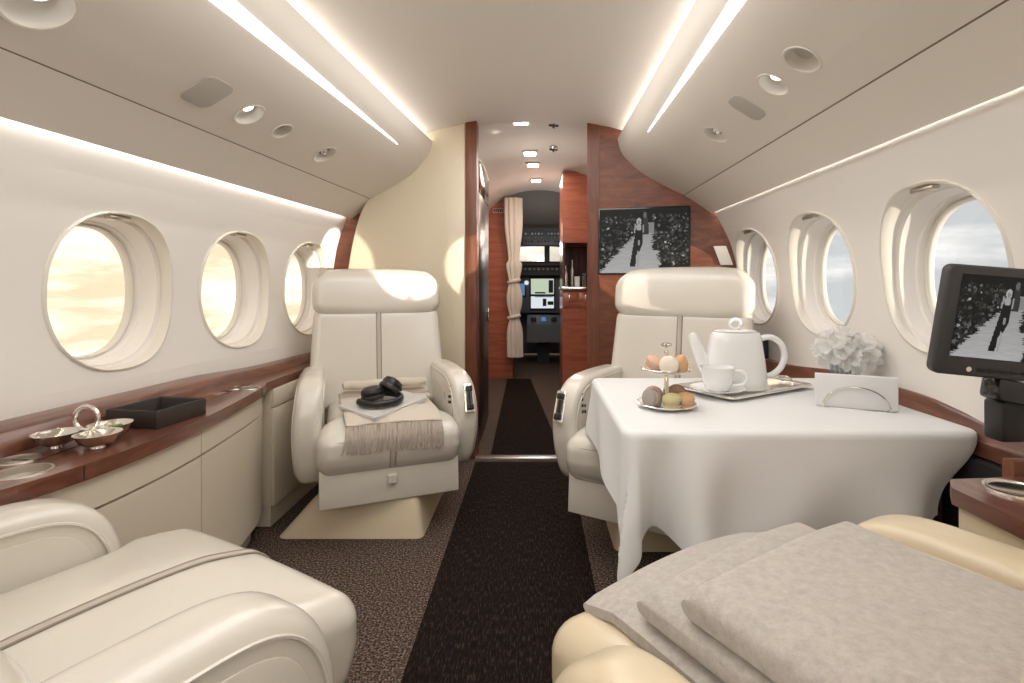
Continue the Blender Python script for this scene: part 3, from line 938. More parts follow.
# back edge: bows out round the middle and rises there
bm = BM(); n = 40; cs = []
for i in range(n + 1):
    Y = .83 + (2.99 - .83) * i / n
    hump = smooth(.5, 1.2, Y) * (1 - smooth(1.85, 2.35, Y))
    xf_ = S(-1, 1.10, Y, 0).x + .012 + .055 * hump
    zt = .655 + .020 * hump
    xw = S(-1, 1.122, Y, 0).x
    cs.append([bm.verts.new((x - o_[0], Y - o_[1], z)) for x, z in ((xf_ + .022, .6195), (xf_ + .012, .635), (xf_ + .004, zt - .006), (xf_ - .006, zt), (xw, zt + .004), (xw, .6195))])
for A, B in zip(cs, cs[1:]):
    for k in range(6): bm.faces.new((A[k], A[(k + 1) % 6], B[(k + 1) % 6], B[k]))
bm.faces.new(cs[0]); bm.faces.new(cs[-1][::-1])
obj('back_edge', bm, M['wood_y'], wt, 50)
for (x, y, r) in ((-1.095, 1.095, .047), (-1.185, 1.17, .038), (-1.165, 1.985, .030), (-1.105, 1.985, .034)):
    q = BM(); lathe(q, [(0, .605), (r, .605), (r, .70), (0, .70)], 40, (x - o_[0], y - o_[1], 0)); bmesh.ops.recalc_face_normals(q, faces=q.faces)
    cm = bpy.data.meshes.new('cut'); q.to_mesh(cm); q.free(); carve(top_, cm, M['wood_y'], 40)
    bm = BM(); lathe(bm, [(r + .004, .6202), (r + .003, .6225), (r - .002, .6225), (r - .003, .618), (r * .93, .607), (0, .606)], 40); obj('cup_holder', bm, M['satin'], wt, 40, loc=(x - o_[0], y - o_[1], 0))
bm = BM()
for x, y0, y1 in ((-1.135, 1.16, 1.90),):
    box(bm, (x - o_[0], (y0 + y1) / 2 - o_[1], .6203), (.003, y1 - y0, .0012))
box(bm, (-1.165 - o_[0], 1.17 - o_[1], .6203), (.06, .003, .0012)); box(bm, (-1.165 - o_[0], 1.92 - o_[1], .6203), (.06, .003, .0012))
g_ = obj('lid_groove', bm, M['black'], wt)
bm = BM(); box(bm, (-1.165 - o_[0], 1.885 - o_[1], .6206), (.03, .05, .002), bevel=.0008); obj('finger_pull', bm, M['satin'], wt)
for yy in (1.14, 2.0):
    bm = BM()
    i_ = min(range(len(FRC)), key=lambda k: abs(FRC[k][1] - yy)); p = rel(FRC[i_])
    box(bm, (p[0] - .008, p[1], .6015), (.018, .002, .030)); obj('edge_joint', bm, M['black'], wt)

# right side ledge
rt = thing('wooden_ledge', 'walnut ledge with raised rail under the windows, behind the table', 'ledge', (1.1, 2.0, 0))
bm = BM(); n = 40; cs = []
for i in range(n + 1):
    Y = 1.12 + (2.86 - 1.12) * i / n
    hump = smooth(1.15, 1.5, Y) * (1 - smooth(1.8, 2.3, Y))
    zt = .672 + .035 * hump
    xf_ = 1.105 - .012 * hump - .05 * smooth(1.9, 2.5, Y)
    cs.append([bm.verts.new((x - 1.1, Y - 2.0, z)) for x, z in ((xf_ - .014, .60), (xf_ - .014, .635), (xf_ - .004, .645), (xf_ + .004, zt - .008), (xf_ + .012, zt), (1.13, zt), (1.13, .60))])
for A, B in zip(cs, cs[1:]):
    for k in range(7): bm.faces.new((A[k], A[(k + 1) % 7], B[(k + 1) % 7], B[k]))
bm.faces.new(cs[0]); bm.faces.new(cs[-1][::-1])
obj('rail', bm, M['wood_y'], rt, 40)
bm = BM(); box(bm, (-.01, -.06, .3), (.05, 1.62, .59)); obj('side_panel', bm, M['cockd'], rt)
bm = BM(); box(bm, (-.015, -.90, .33), (.14, .03, .63), bevel=.004); obj('end_panel', bm, M['wood_z'], rt)
# right near cabinet
rc = thing('side_cabinet', 'cream side cabinet with walnut top below the framed monitor', 'cabinet', (.97, .35, 0))
bm = BM(); prism(bm, [(-.128, .47), (-.066, .35), (.0, .26), (.115, .20), (.115, .71), (-.10, .69), (-.138, .655)], .005, .588); bevel_all(bm, .008, 3, 40); obj('body', bm, M['leather_warm'], rc)
bm = BM(); prism(bm, [(-.14, .46), (-.075, .34), (-.005, .25), (.12, .19), (.12, .725), (-.115, .705), (-.148, .66)], .588, .620); bevel_all(bm, .010, 3, 40); q_ = obj('worktop', bm, M['wood_y'], rc)
bm = BM(); lathe(bm, [(.052, .6203), (.051, .625), (.045, .625), (.043, .622), (.04, .6212), (0, .6208)], 36); obj('cup_holder', bm, M['silver'], q_, 50, loc=(-.035, .645, 0))
# little dark box on the right ledge behind the armchair
bm = BM(); rbox(bm, (0, 0, .05), (.05, .06, .10), .012); tag(obj('handset_dock', bm, M['black'], None, loc=(1.07, 2.42, .674)), 'small black box on the window ledge behind the teapot', 'handset')

# ------------------------------------------------------------------ armchairs
ARM = [(-.255, .30), (-.295, .42), (-.30, .54), (-.265, .63), (-.19, .678), (-.06, .687), (.10, .683), (.22, .672), (.275, .62), (.285, .48), (.26, .33), (.16, .27), (-.02, .252), (-.17, .258)]
ARMP = catmull(ARM, 6)
def seat_fn_width(y):
    return 1 - .13 * smooth(-.26, -.18, y)
def make_chair(name, label, loc, rz, lm, arm_x=.30, drops=(0, 0), front=True, base_off=(0, 0), mirror=1, controls=True, arm_y=0, lid=None):
    t = thing(name, label, 'armchair', loc, rz)
    # plinth keeps square to the cabin while the seat is swivelled
    bm = BM()
    m = mirror
    bot = [(-.30 * m, -.31), (.285 * m, -.31), (.285 * m, .33), (-.30 * m, .33)]
    top = [(-.16 * m, -.27), (.255 * m, -.27), (.255 * m, .30), (-.16 * m, .30)]
    A = [bm.verts.new((x + base_off[0], y + base_off[1], .003)) for x, y in bot]
    B = [bm.verts.new((x + base_off[0], y + base_off[1], .162)) for x, y in top]
    bm.faces.new(A[::-1]); bm.faces.new(B)
    for P, Q in ((A, B),):
        for i in range(4): bm.faces.new((P[i], P[(i + 1) % 4], Q[(i + 1) % 4], Q[i]))
    bmesh.ops.recalc_face_normals(bm, faces=bm.faces); es_ = [e for e in bm.edges if max(v.co.z for v in e.verts) > .01]; bmesh.ops.bevel(bm, geom=es_, offset=.03, segments=4, affect='EDGES', profile=.5, clamp_overlap=True)
    obj('plinth', bm, M['leather_warm'] if front else lm, t, 50, rot=(0, 0, -rz))
    if front:
        bm = BM(); box(bm, (base_off[0] + .30 * m, base_off[1] + .02, .075), (.03, .05, .02), bevel=.004); tube(bm, [(base_off[0] + .28 * m, base_off[1] + .02, .08), (base_off[0] + .32 * m, base_off[1] - .01, .06)], .008, 8)
        obj('release_lever', bm, M['silver'], t, rot=(0, 0, -rz))
    bm = BM(); box(bm, (0, .02, .235), (.44, .46, .13), bevel=.02); obj('seat_pan', bm, lm, t)
    # leg rest flap
    bm = BM(); box(bm, (0, -.318, .232), (.545, .035, .155), Matrix.Rotation(rad(-4), 4, 'X'), bevel=.006)
    lr = obj('leg_rest', bm, lm, t)
    bm = BM(); rbox(bm, (.0, -.345, .245), (.04, .022, .042), .008); obj('pull_tab', bm, M['leather'], lr)
    # seat cushion
    def cf(x, y, z):
        yy = y - .075
        k = smooth(-.04, .07, z)
        z2 = z + k * (.030 * max(0, 1 - (x / .29) ** 2) * max(0, 1 - (y / .34) ** 2)) - k * .018 * smooth(-.15, -.30, y)
        return (x * seat_fn_width(yy), y + .02 * smooth(0, -.08, z) * (1 if y < -.2 else 0), z2)
    bm = BM(); rbox(bm, (0, -.075, .368), (.56, .60, .185), .05, 5, 12, cf); cu = obj('seat_cushion', bm, lm, t, 60)
    # seam down the middle: path on the cushion surface
    path = []
    hy, hz, r = .30, .0925, .05
    for i in range(18): path.append((.2 - i * (.2 + hy - r) / 18 - .0, hz))
    for i in range(7):
        a = PI / 2 * i / 6; path.append((-(hy - r) - r * math.sin(a), hz - r + r * math.cos(a)))
    for i in range(1, 5): path.append((-hy, hz - r - i * (2 * hz - 2 * r) / 4))
    for i in range(1, 4):
        a = PI / 2 * i / 6; path.append((-(hy - r) - r * math.cos(a), -(hz - r) - r * math.sin(a)))
    def seam(x, parent, mm, rr):
        bm = BM(); pts = []
        for y, z in path:
            q = cf(x, y, z); pts.append((q[0], q[1] - .075, q[2] + .368))
        tube(bm, pts, rr, 8, flat=3.2, up=(1, 0, 0)); return obj('seam', bm, mm, parent)
    seam(0, cu, M['stitch'], .0036)
    for xs in (-.0105, .0105):
        bm = BM(); pts = []
        for y, z in path:
            q = cf(xs, y, z); pts.append((q[0], q[1] - .0755, q[2] + .3695))
        tube(bm, pts, .0026, 6); obj('stitch_line', bm, M['stitchd'], cu)
    bm = BM(); tube(bm, [(lambda q: (q[0], q[1] - .0755, q[2] + .368))(cf(-.25 + .5 * i / 24, -.296 + .012 * (abs(i - 12) / 12) ** 8, .062)) for i in range(25)], .0024, 6); obj('front_piping', bm, M['stitch'], cu)
    # backrest and headrest (reclined a little)
    tl = rad(9)
    def lean(x, y, z, z0): return (x, y + math.sin(tl) * (z + z0 - .45), z)
    def bf(x, y, z):
        x2 = x * (1.04 - .10 * (z + .25) / .5)
        y2 = y - .045 * (abs(x) / .31) ** 2.5 - .012 * max(0, 1 - (x / .25) ** 2) * (1 if y < 0 else 0)
        return lean(x2, y2, z, .66)
    bm = BM(); rbox(bm, (0, .275, .66), (.645, .13, .50), .05, 5, 12, bf); bk = obj('backrest', bm, lm, t, 60)
    for x in (0,):
        bm = BM(); pts = []
        for i in range(25):
            z = -.235 + .475 * i / 24
            q = bf(x, -.065, z); pts.append((q[0], q[1] + .275, q[2] + .66))
        tube(bm, pts, .0036, 8, flat=3.2, up=(1, 0, 0)); obj('seam', bm, M['stitch'], bk)
        for xs in (-.0105, .0105):
            bm = BM(); tube(bm, [(p_[0] + xs, p_[1] - .0012, p_[2]) for p_ in pts], .0024, 6); obj('stitch_line', bm, M['stitchd'], bk)
    def hf(x, y, z):
        x2 = x * (1.0 - .07 * smooth(.02, .11, z) * 1.0)
        z2 = z - .022 * max(0, 1 - (x / .3) ** 2) * smooth(.03, -.11, z) - .02 * (abs(x) / .31) ** 3 * smooth(0, .11, z)
        y2 = y - .05 * (abs(x) / .31) ** 2.5 - .015 * (1 if y < 0 else 0) * max(0, 1 - (z / .12) ** 2)
        return lean(x2, y2, z2, .985)
    bm = BM(); rbox(bm, (0, .27, .988), (.625, .15, .235), .06, 5, 12, hf); obj('headrest', bm, lm, t, 60)
    # arms
    for k, sx in enumerate((-1, 1)):
        dz = drops[k]
        th = .10 if front else .115
        AP = [(u + arm_y, v) for u, v in ARMP]; bul = .018 if front else .012
        bm = BM(); pillow(bm, AP, th, .030 if front else .038, 6, lambda u, v, w: (sx * arm_x + w + sx * bul * math.sin(max(0, min(1, (v - .25) / .43)) * PI), u, v - dz), 3)
        a = obj('armrest', bm, lm, t, 60)
        # stitched piping and side panels
        for s2 in (-1, 1):
            ip_ = inset_poly(AP, .052)
            def fx(u, v, w): return (sx * arm_x + w + sx * bul * math.sin(max(0, min(1, (v - .25) / .43)) * PI), u, v - dz)
            bm = BM(); tube(bm, [fx(u, v, s2 * (th / 2 + .0005)) for u, v in inset_poly(AP, .030)], .0035, 6, True); obj('piping', bm, lm, a)
            bm = BM(); pillow(bm, ip_, .006, .0025, 2, lambda u, v, w: fx(u, v, w + s2 * (th / 2 - .001)), 1); obj('side_panel', bm, lm, a)
        # lid line on the arm top
        if lid == sx:
            bm = BM(); rbox(bm, (sx * arm_x + sx * .006, .15 + arm_y, .684 - dz), (.10, .30, .028), .012, 4, 4); obj('arm_lid', bm, lm, a)
        if controls and dz < .2 and front:
            inn = (sx == 1)
            fy, fz = -.288, .575
            tilt = Matrix.Rotation(rad(-20), 4, 'X')
            q = Matrix.Translation((sx * (arm_x + .028), fy - .006, fz - dz)) @ tilt
            if (sx == 1) == (m == 1):
                bm = BM(); pillow(bm, rrect(.042, .125, .006, 3), .010, .003, 2, lambda u, v, w: q @ Vector((u, w, v)), 1); cp = obj('control_panel', bm, M['silver'], a); cp['label'] = 'chrome control panel'
                bm = BM(); pillow(bm, rrect(.026, .105, .004, 3), .006, .001, 1, lambda u, v, w: q @ Vector((u, w - .004, v)), 1); obj('recess', bm, M['steel'], cp)
                bm = BM(); box(bm, q @ Vector((0, -.008, .040)), (.030, .012, .022), tilt, bevel=.002); obj('button', bm, M['black'], cp)
                bm = BM(); box(bm, q @ Vector((0, -.008, -.040)), (.030, .012, .022), tilt, bevel=.002); obj('button', bm, M['black'], cp)
                bm = BM(); box(bm, q @ Vector((0, -.009, 0)), (.005, .010, .05), tilt); obj('slider', bm, M['black'], cp)
                for (yy, zz) in ((-.235, .60), (-.232, .575), (-.23, .55), (-.205, .545), (-.208, .57), (-.235, .62)):
                    bm = BM(); box(bm, (sx * (arm_x - th / 2 + .010), yy, zz - dz), (.008, .010, .012), bevel=.002); obj('button', bm, M['gray'], a)
    return t

ch1 = make_chair('armchair', 'cream leather armchair with headphones and a fringed throw on its seat', (-.70, 2.37, 0), rad(22), M['leather'], drops=(.045, .045), base_off=(-.035, -.01), mirror=1)
ch2 = make_chair('armchair', 'cream leather armchair behind the white table, under the wall screen', (.53, 2.11, 0), rad(-30), M['leather'], drops=(.035, .10) , base_off=(.06, .15), mirror=-1)
ch3 = make_chair('armchair', 'empty cream leather armchair beside the bow-fronted cabinet and silver nut dish', (-.748, .739, 0), rad(151), M['leather'], arm_x=.308, drops=(.112, .108), front=False, controls=False, arm_y=.06, lid=1)
ch4 = make_chair('armchair', 'warm cream leather armchair under the folded oatmeal blanket', (.453, .666, 0), rad(-151), M['leather_warm'], arm_x=.308, drops=(.108, .138), front=False, controls=False, arm_y=.06, lid=-1)

ch3.scale = ch4.scale = (1.04, 1.04, 1.04)

def pillow_cushion(label, loc, rz, m):
    t = thing('scatter_cushion', label, 'cushion', loc, rz)
    bm = BM()
    def pf(x, y, z):
        k = max(0, 1 - (abs(x) / .19) ** 2.2) * max(0, 1 - (abs(y) / .15) ** 2.2)
        return (x, y, z * (.25 + .75 * k) + .004 * math.sin(40 * x + 25 * y) * (1 - k))
    rbox(bm, (0, 0, 0), (.36, .28, .13), .05, 5, 12, pf); obj('pad', bm, m, t, 60)
    bm = BM(); pts = [(x, y, 0) for x, y in rrect(.365, .285, .05, 6)]
    tube(bm, pts, .007, 8, True); obj('ruched_edge', bm, m, t)
    return t
c_ = pillow_cushion('cream cushion with ruched edge at the back of the empty armchair', (-.80, .60, .525), rad(151), M['leather']); c_.rotation_euler = (rad(18), 0, rad(151))

# folded blanket on the right foreground armchair (three stepped folds)
bl = thing('folded_blanket', 'thick oatmeal wool blanket folded in three steps over an armchair seat', 'blanket', (.453, .666, 0), rad(-151))
bl.scale = (1.04, 1.04, 1.04)
def fold(front_y, back_y, z0, t, x0, x1, skew, name):
    """one folded layer with a rounded nose at the front"""
    bm = BM(); pr = []
    r = t / 2
    pr.append((back_y, z0)); 
    for i in range(8): pr.append((back_y + (front_y + r - back_y) * (i + 1) / 8, z0))
    for i in range(1, 8):
        a = PI * i / 8; pr.append((front_y + r - r * math.sin(a), z0 + r - r * math.cos(a)))
    for i in range(9): pr.append((front_y + r + (back_y - front_y - r) * i / 8, z0 + t))
    nx = 22; rings = []
    for i in range(nx + 1):
        s = i / nx; x = x0 + (x1 - x0) * s
        ring = []
        for (y, z) in pr:
            e = min(s, 1 - s) * (x1 - x0)
            sq = 1 if e > .02 else .55 + .45 * math.sqrt(max(0, 1 - ((.02 - e) / .02) ** 2))
            zz = z0 + r + (z - z0 - r) * sq
            k = x / .28
            crown = .024 * (1 - k * k) - .030 * smooth(-.26, -.36, y)
            wob = .003 * math.sin(9 * x + 14 * y)
            ring.append(bm.verts.new((x, y + skew * x + .006 * math.sin(7 * x), zz + crown + wob)))
        rings.append(ring)
    n = len(pr)
    for A, B in zip(rings, rings[1:]):
        for i in range(n):
            j = (i + 1) % n
            bm.faces.new((A[i], A[j], B[j], B[i]))
    bm.faces.new(rings[0][::-1]); bm.faces.new(rings[-1])
    return obj(name, bm, M['throw'], bl, 60)
fold(-.362, .16, .462, .028, -.225, .215, .04, 'lower_fold')
fold(-.238, .17, .492, .040, -.20, .205, .03, 'middle_fold')
fold(-.150, .18, .529, .048, -.185, .200, .0, 'upper_fold')

# ------------------------------------------------------------------ throw, magazine, headphones on the left front armchair
cht = Vector((-.70, 2.37, 0)); cr = rad(22)
th = thing('fringed_throw', 'beige throw with a long fringe hanging over an armchair seat under the magazine', 'throw', cht, cr)
def seat_top(x, y):
    yy = y + .075
    z = .46 + .022 * max(0, 1 - (x / .29) ** 2) * max(0, 1 - (yy / .34) ** 2) - .035 * smooth(-.17, -.30, yy)
    if yy < -.235:
        d = min(.065, -.235 - yy); z -= .065 - math.sqrt(max(0, .065 ** 2 - d * d))
    return z
SPATH = [(.2 - .45 * i / 40, .0925) for i in range(41)] + [(-.25 - .05 * math.sin(PI / 2 * i / 10), .0425 + .05 * math.cos(PI / 2 * i / 10)) for i in range(1, 11)] + [(-.30, .0425 - .085 * i / 10) for i in range(1, 11)]
def seat_bend(x, y, z):
    k = smooth(-.04, .07, z)
    z2 = z + k * (.030 * max(0, 1 - (x / .29) ** 2) * max(0, 1 - (y / .34) ** 2)) - k * .018 * smooth(-.15, -.30, y)
    return (y + .02 * smooth(0, -.08, z) * (1 if y < -.2 else 0) - .075, z2 + .368)
def on_seat(x, d, off):
    """point on the seat surface at distance d along it from the back, lifted by off"""
    q = [seat_bend(x, y, z) for y, z in SPATH]
    for a_, b_ in zip(q, q[1:]):
        l = math.dist(a_, b_)
        if d <= l:
            t = d / l; ny, nz = (b_[1] - a_[1]) / l, -(b_[0] - a_[0]) / l
            return (x, a_[0] + (b_[0] - a_[0]) * t + ny * off, a_[1] + (b_[1] - a_[1]) * t + nz * off)
        d -= l
    return (x, q[-1][0], q[-1][1] - d)
bm = BM()
grid(bm, 24, 24, lambda i, j: on_seat(-.19 + .375 * i + .015 * j, .05 + .41 * j + .012 * i, .010 + .0015 * math.sin(20 * i + 9 * j)))
solidify(bm, -.009); bevel_all(bm, .003, 2, 60); obj('throw_cloth', bm, M['throw2'], th, 60)
bm = BM()
for k in range(96):
    x = -.172 + .37 * k / 95 + random.uniform(-.002, .002)
    sway = random.uniform(-.014, .014) - .010; L_ = random.uniform(.098, .115)
    pts = [on_seat(x + sway * (q / 9) ** 2, .452 + .012 * k / 95 + L_ * q / 9, .010 - .004 * q / 9 + random.uniform(0, .002)) for q in range(10)]
    tube(bm, pts, [.0024] * 9 + [.0034], 5)
fr = obj('fringe', bm, M['fringe'], th); fr['kind'] = 'stuff'
# rolled folds at the back
for (y, z, r, x0, x1, nm) in ((.085, .497, .030, -.19, .215, 'rolled_fold'), (.055, .553, .026, -.175, .20, 'rolled_fold'), (.02, .484, .022, -.18, .215, 'rolled_fold')):
    bm = BM(); tube(bm, [(x0 + (x1 - x0) * i / 20, y + .006 * math.sin(i * .7), z + .002 * math.sin(i)) for i in range(21)], [r * .72] + [r * .93] + [r] * 17 + [r * .93] + [r * .72], 16, flat=.85); obj(nm, bm, M['throw2'], th, 60)
mg = thing('magazine', 'pale magazine lying on the fringed throw under the headphones', 'magazine', cht, cr)
tl_ = Matrix.Translation((-.015, -.165, .512)) @ Matrix.Rotation(rad(8), 4, 'X') @ Matrix.Rotation(rad(38), 4, 'Z')
def mbox(c, s, bev):
    bm = BM(); box(bm, c, s, bevel=bev); bmesh.ops.transform(bm, matrix=tl_, verts=bm.verts[:]); return bm
obj('pages', mbox((0, 0, 0), (.298, .215, .010), .001), M['paper'], mg)
obj('cover', mbox((0, 0, .0058), (.302, .22, .0015), .0005), M['cover'], mg)
obj('back_cover', mbox((0, 0, -.0058), (.302, .22, .0015), .0005), M['cover'], mg)
hp = thing('headphones', 'black over-ear headphones lying on the magazine', 'headphones', cht, cr)
hpM = Matrix.Translation((-.035, -.185, .5185)) @ Matrix.Rotation(rad(8), 4, 'X')
bm = BM(); pts = []
for i in range(29):
    a = rad(195) + rad(250) * i / 28
    pts.append((.088 * math.cos(a), .070 * math.sin(a), .018))
tube(bm, pts, .013, 10, flat=1.15, up=(0, 0, 1)); bmesh.ops.transform(bm, matrix=hpM, verts=bm.verts[:]); obj('headband', bm, M['black'], hp, 60)
for (x, y, z, ry, rx, nm) in ((-.03, .02, .040, rad(-8), rad(-10), 'ear_cup'), (.055, .048, .058, rad(40), rad(-25), 'ear_cup')):
    Q = hpM @ Matrix.Translation((x, y, z)) @ Matrix.Rotation(ry, 4, 'Y') @ Matrix.Rotation(rx, 4, 'X')
    bm = BM(); lathe(bm, [(0, .026), (.030, .025), (.042, .016), (.046, .004), (.044, -.010)], 32); bmesh.ops.transform(bm, matrix=Q, verts=bm.verts[:]); e_ = obj(nm, bm, M['black'], hp, 50)
    bm = BM(); lathe(bm, [(.046, -.010), (.050, -.018), (.046, -.028), (.034, -.029), (.028, -.018), (0, -.016)], 32); bmesh.ops.transform(bm, matrix=Q, verts=bm.verts[:]); obj('ear_pad', bm, M['boxlea'], e_, 60)
    bm = BM(); lathe(bm, [(.040, .0175), (.041, .019), (.038, .0205), (.036, .0215)], 32); bmesh.ops.transform(bm, matrix=Q, verts=bm.verts[:]); obj('cap_ring', bm, M['steel'], e_, 60)
    bm = BM(); pts = [Q @ Vector((.047 * math.cos(rad(a)), .047 * math.sin(rad(a)), .002)) for a in range(-100, 101, 20)]; tube(bm, pts, .004, 6); obj('yoke', bm, M['black'], e_)

# ------------------------------------------------------------------ dining table
TX0, TX1, TY0, TY1, TZ = .228, 1.085, 1.255, 1.97, .66
tb = thing('dining_table', 'cabin table hidden under the white tablecloth', 'table', ((TX0 + TX1) / 2, (TY0 + TY1) / 2, 0))
bm = BM(); box(bm, (0, 0, .635), (TX1 - TX0 - .01, TY1 - TY0 - .01, .035), bevel=.012); obj('tabletop', bm, M['wood_y'], tb)
bm = BM(); box(bm, (.36, -.12, .31), (.07, .36, .62), bevel=.015); obj('leg', bm, M['wood_dark'], tb)
def cloth_pt(x, y):
    rc_ = .03
    qx = min(max(x, TX0 + rc_), TX1 - rc_); qy = min(max(y, TY0 + rc_), TY1 - rc_)
    dx, dy = x - qx, y - qy
    d = math.hypot(dx, dy)
    if d < 1e-6: return (x, y, TZ)
    nx, ny = dx / d, dy / d
    if d <= rc_: return (x, y, TZ)
    s = d - rc_
    r = .010
    if s < r * PI / 2:
        a = s / r; out = r * math.sin(a); dz = r * (1 - math.cos(a))
    else:
        e = s - r * PI / 2
        corner = abs(nx * ny) * 2
        per = x * 1.0 + y * 1.0
        wave = .5 + .5 * math.sin(13 * (x - y) + 1.1)
        fl = (.05 + .09 * wave * (1 - corner) + .05 * corner)
        out = r + e * fl
        dz = r + e * math.sqrt(max(0, 1 - fl * fl))
        if dy < 0 and abs(ny) > .8:      # front fall: shallow folds
            out += e * .10 * math.sin(8.5 * x + .4) * smooth(0, .2, e) + .012 * smooth(.05, .25, e) * math.sin(23 * x + 2 * e) - .35 * e * math.exp(-((x - .30) / .045) ** 2) + .22 * e * math.exp(-((x - .40) / .05) ** 2)
    bx, by = qx + nx * rc_, qy + ny * rc_
    return (bx + nx * out, by + ny * out, TZ - dz)
tc = BM()
cx0, cx1, cy0, cy1 = TX0 - .195, TX1 + .014, TY0 - .288, TY1 + .05
def cl(i, j):
    x = cx0 + (cx1 - cx0) * i; y = cy0 + (cy1 - cy0) * j
    if y < TY0: y = TY0 - (TY0 - y) * (1 - .16 * math.exp(-((x - .30) / .06) ** 2) + .05 * math.sin(6 * x))
    return cloth_pt(x, y)
grid(tc, 110, 100, cl)
# right end of the front fall is gathered back against the cabin side
for v in tc.verts:
    if v.co.z < TZ - .01:
        k = smooth(.86, 1.10, v.co.x) * smooth(TZ, TZ - .28, v.co.z)
        v.co.y += .06 * k; v.co.x -= .07 * k; v.co.z += .08 * k
solidify(tc, -.0022)
tag(obj('tablecloth', tc, M['cloth'], None, 60), 'white linen tablecloth draped over the dining table', 'tablecloth')

# silver tray
TC = TZ + .0005
tr = thing('serving_tray', 'rectangular silver tray under the white teapot', 'tray', (.715, 1.755, TC), rad(31))
bm = BM(); q = rrect(.42, .24, .02, 4); q2 = rrect(.38, .20, .015, 4)
pr_ = [(q, .012, 0), (q, .016, 0), (rrect(.40, .22, .018, 4), .014, 0), (q2, .005, 0), (rrect(.02, .01, .004, 4), .004, 0), (rrect(.02, .01, .004, 4), .001, 0), (rrect(.37, .19, .015, 4), .0005, 0), (rrect(.40, .22, .02, 4), .009, 0), (q, .012, 0)]
rg = [[bm.verts.new((u, v, z)) for u, v in poly] for poly, z, _ in pr_]
for A, B in zip(rg, rg[1:]):
    for i in range(len(A)): bm.faces.new((A[i], A[(i + 1) % len(A)], B[(i + 1) % len(A)], B[i]))
bm.faces.new(rg[4]); bm.faces.new(rg[5])
bmesh.ops.remove_doubles(bm, verts=bm.verts[:], dist=1e-6)
obj('plate', bm, M['silver'], tr, 40)
bm = BM(); tube(bm, [(u, v, .017) for u, v in rrect(.418, .238, .02, 5)], .0035, 8, True); obj('beaded_rim', bm, M['silver'], tr)
for s in (-1, 1):
    bm = BM(); tube(bm, [(s * (.205 + .028 * math.sin(PI * i / 10)), -.045 + .09 * i / 10, .018 + .006 * math.sin(PI * i / 10)) for i in range(11)], .005, 8); obj('handle', bm, M['silver'], tr)
# teapot
TPZ = TC + .0055
tp = thing('teapot', 'tall white china teapot on the silver tray', 'teapot', (.690, 1.765, TPZ), rad(-4))
bm = BM(); lathe(bm, [(0, 0), (.100, 0), (.106, .006), (.104, .03), (.096, .10), (.086, .17), (.080, .196), (.076, .200), (0, .202)], 64, ex=2.6, sy=.62); obj('body', bm, M['china'], tp, 50)
bm = BM(); lathe(bm, [(.070, .2015), (.070, .2045), (.060, .208), (0, .209)], 48, ex=2.6, sy=.62); l_ = obj('lid', bm, M['china'], tp, 50)
bm = BM(); tube(bm, [(0 + .018 * math.cos(a * PI / 12), 0, .2295 + .018 * math.sin(a * PI / 12)) for a in range(24)], .005, 10, True); obj('knob', bm, M['china'], l_)
bm = BM(); sp = catmull([(-.088, 0, .060), (-.108, 0, .095), (-.128, 0, .14), (-.142, 0, .178), (-.150, 0, .192)], 5, False); tube(bm, sp, [.030 - .0185 * i / (len(sp) - 1) for i in range(len(sp))], 20); obj('spout', bm, M['china'], tp, 50)
bm = BM(); hd = catmull([(.086, 0, .178), (.120, 0, .182), (.152, 0, .160), (.165, 0, .120), (.152, 0, .075), (.122, 0, .048), (.098, 0, .044)], 6, False); tube(bm, hd, .0105, 14, up=(0, 1, 0), flat=1.2); obj('handle', bm, M['china'], tp, 60)
tp.scale = (1, 1, .96)
# saucer and cup
SX, SY = .585, 1.642
bm = BM(); lathe(bm, [(0, 0), (.035, 0), (.040, .003), (.065, .008), (.084, .015), (.085, .017), (.062, .011), (.038, .006), (0, .005)], 48); s_ = obj('saucer', bm, M['china'], None, 50, loc=(SX, SY, TC + .0155)); tag(s_, 'white saucer under the teacup, on the near corner of the tray', 'saucer')
cp = thing('teacup', 'white china teacup in front of the teapot', 'cup', (SX, SY, TC + .0205))
bm = BM(); lathe(bm, [(0, .001), (.030, .001), (.036, .006), (.046, .030), (.051, .074), (.053, .077), (.050, .077), (.044, .032), (.034, .010), (0, .008)], 48); obj('bowl', bm, M['china'], cp, 50)
bm = BM(); hd = catmull([(.049, -.012, .064), (.072, -.02, .066), (.085, -.024, .048), (.076, -.021, .026), (.044, -.011, .018)], 6, False); tube(bm, hd, .0055, 10); obj('handle', bm, M['china'], cp, 60)
# teaspoon-like silver fork on the tray
bm = BM(); hd = catmull([(.0, 0, .004), (.04, .003, .006), (.09, 0, .004)], 6, False); tube(bm, hd, [.003] * (len(hd) - 5) + [.006, .009, .010, .008, .004], 8, flat=.4); tag(obj('teaspoon', bm, M['silver'], None, 60, loc=(.785, 1.70, TC + .005), rot=(0, 0, rad(28))), 'silver teaspoon on the tray beside the teapot handle', 'spoon')

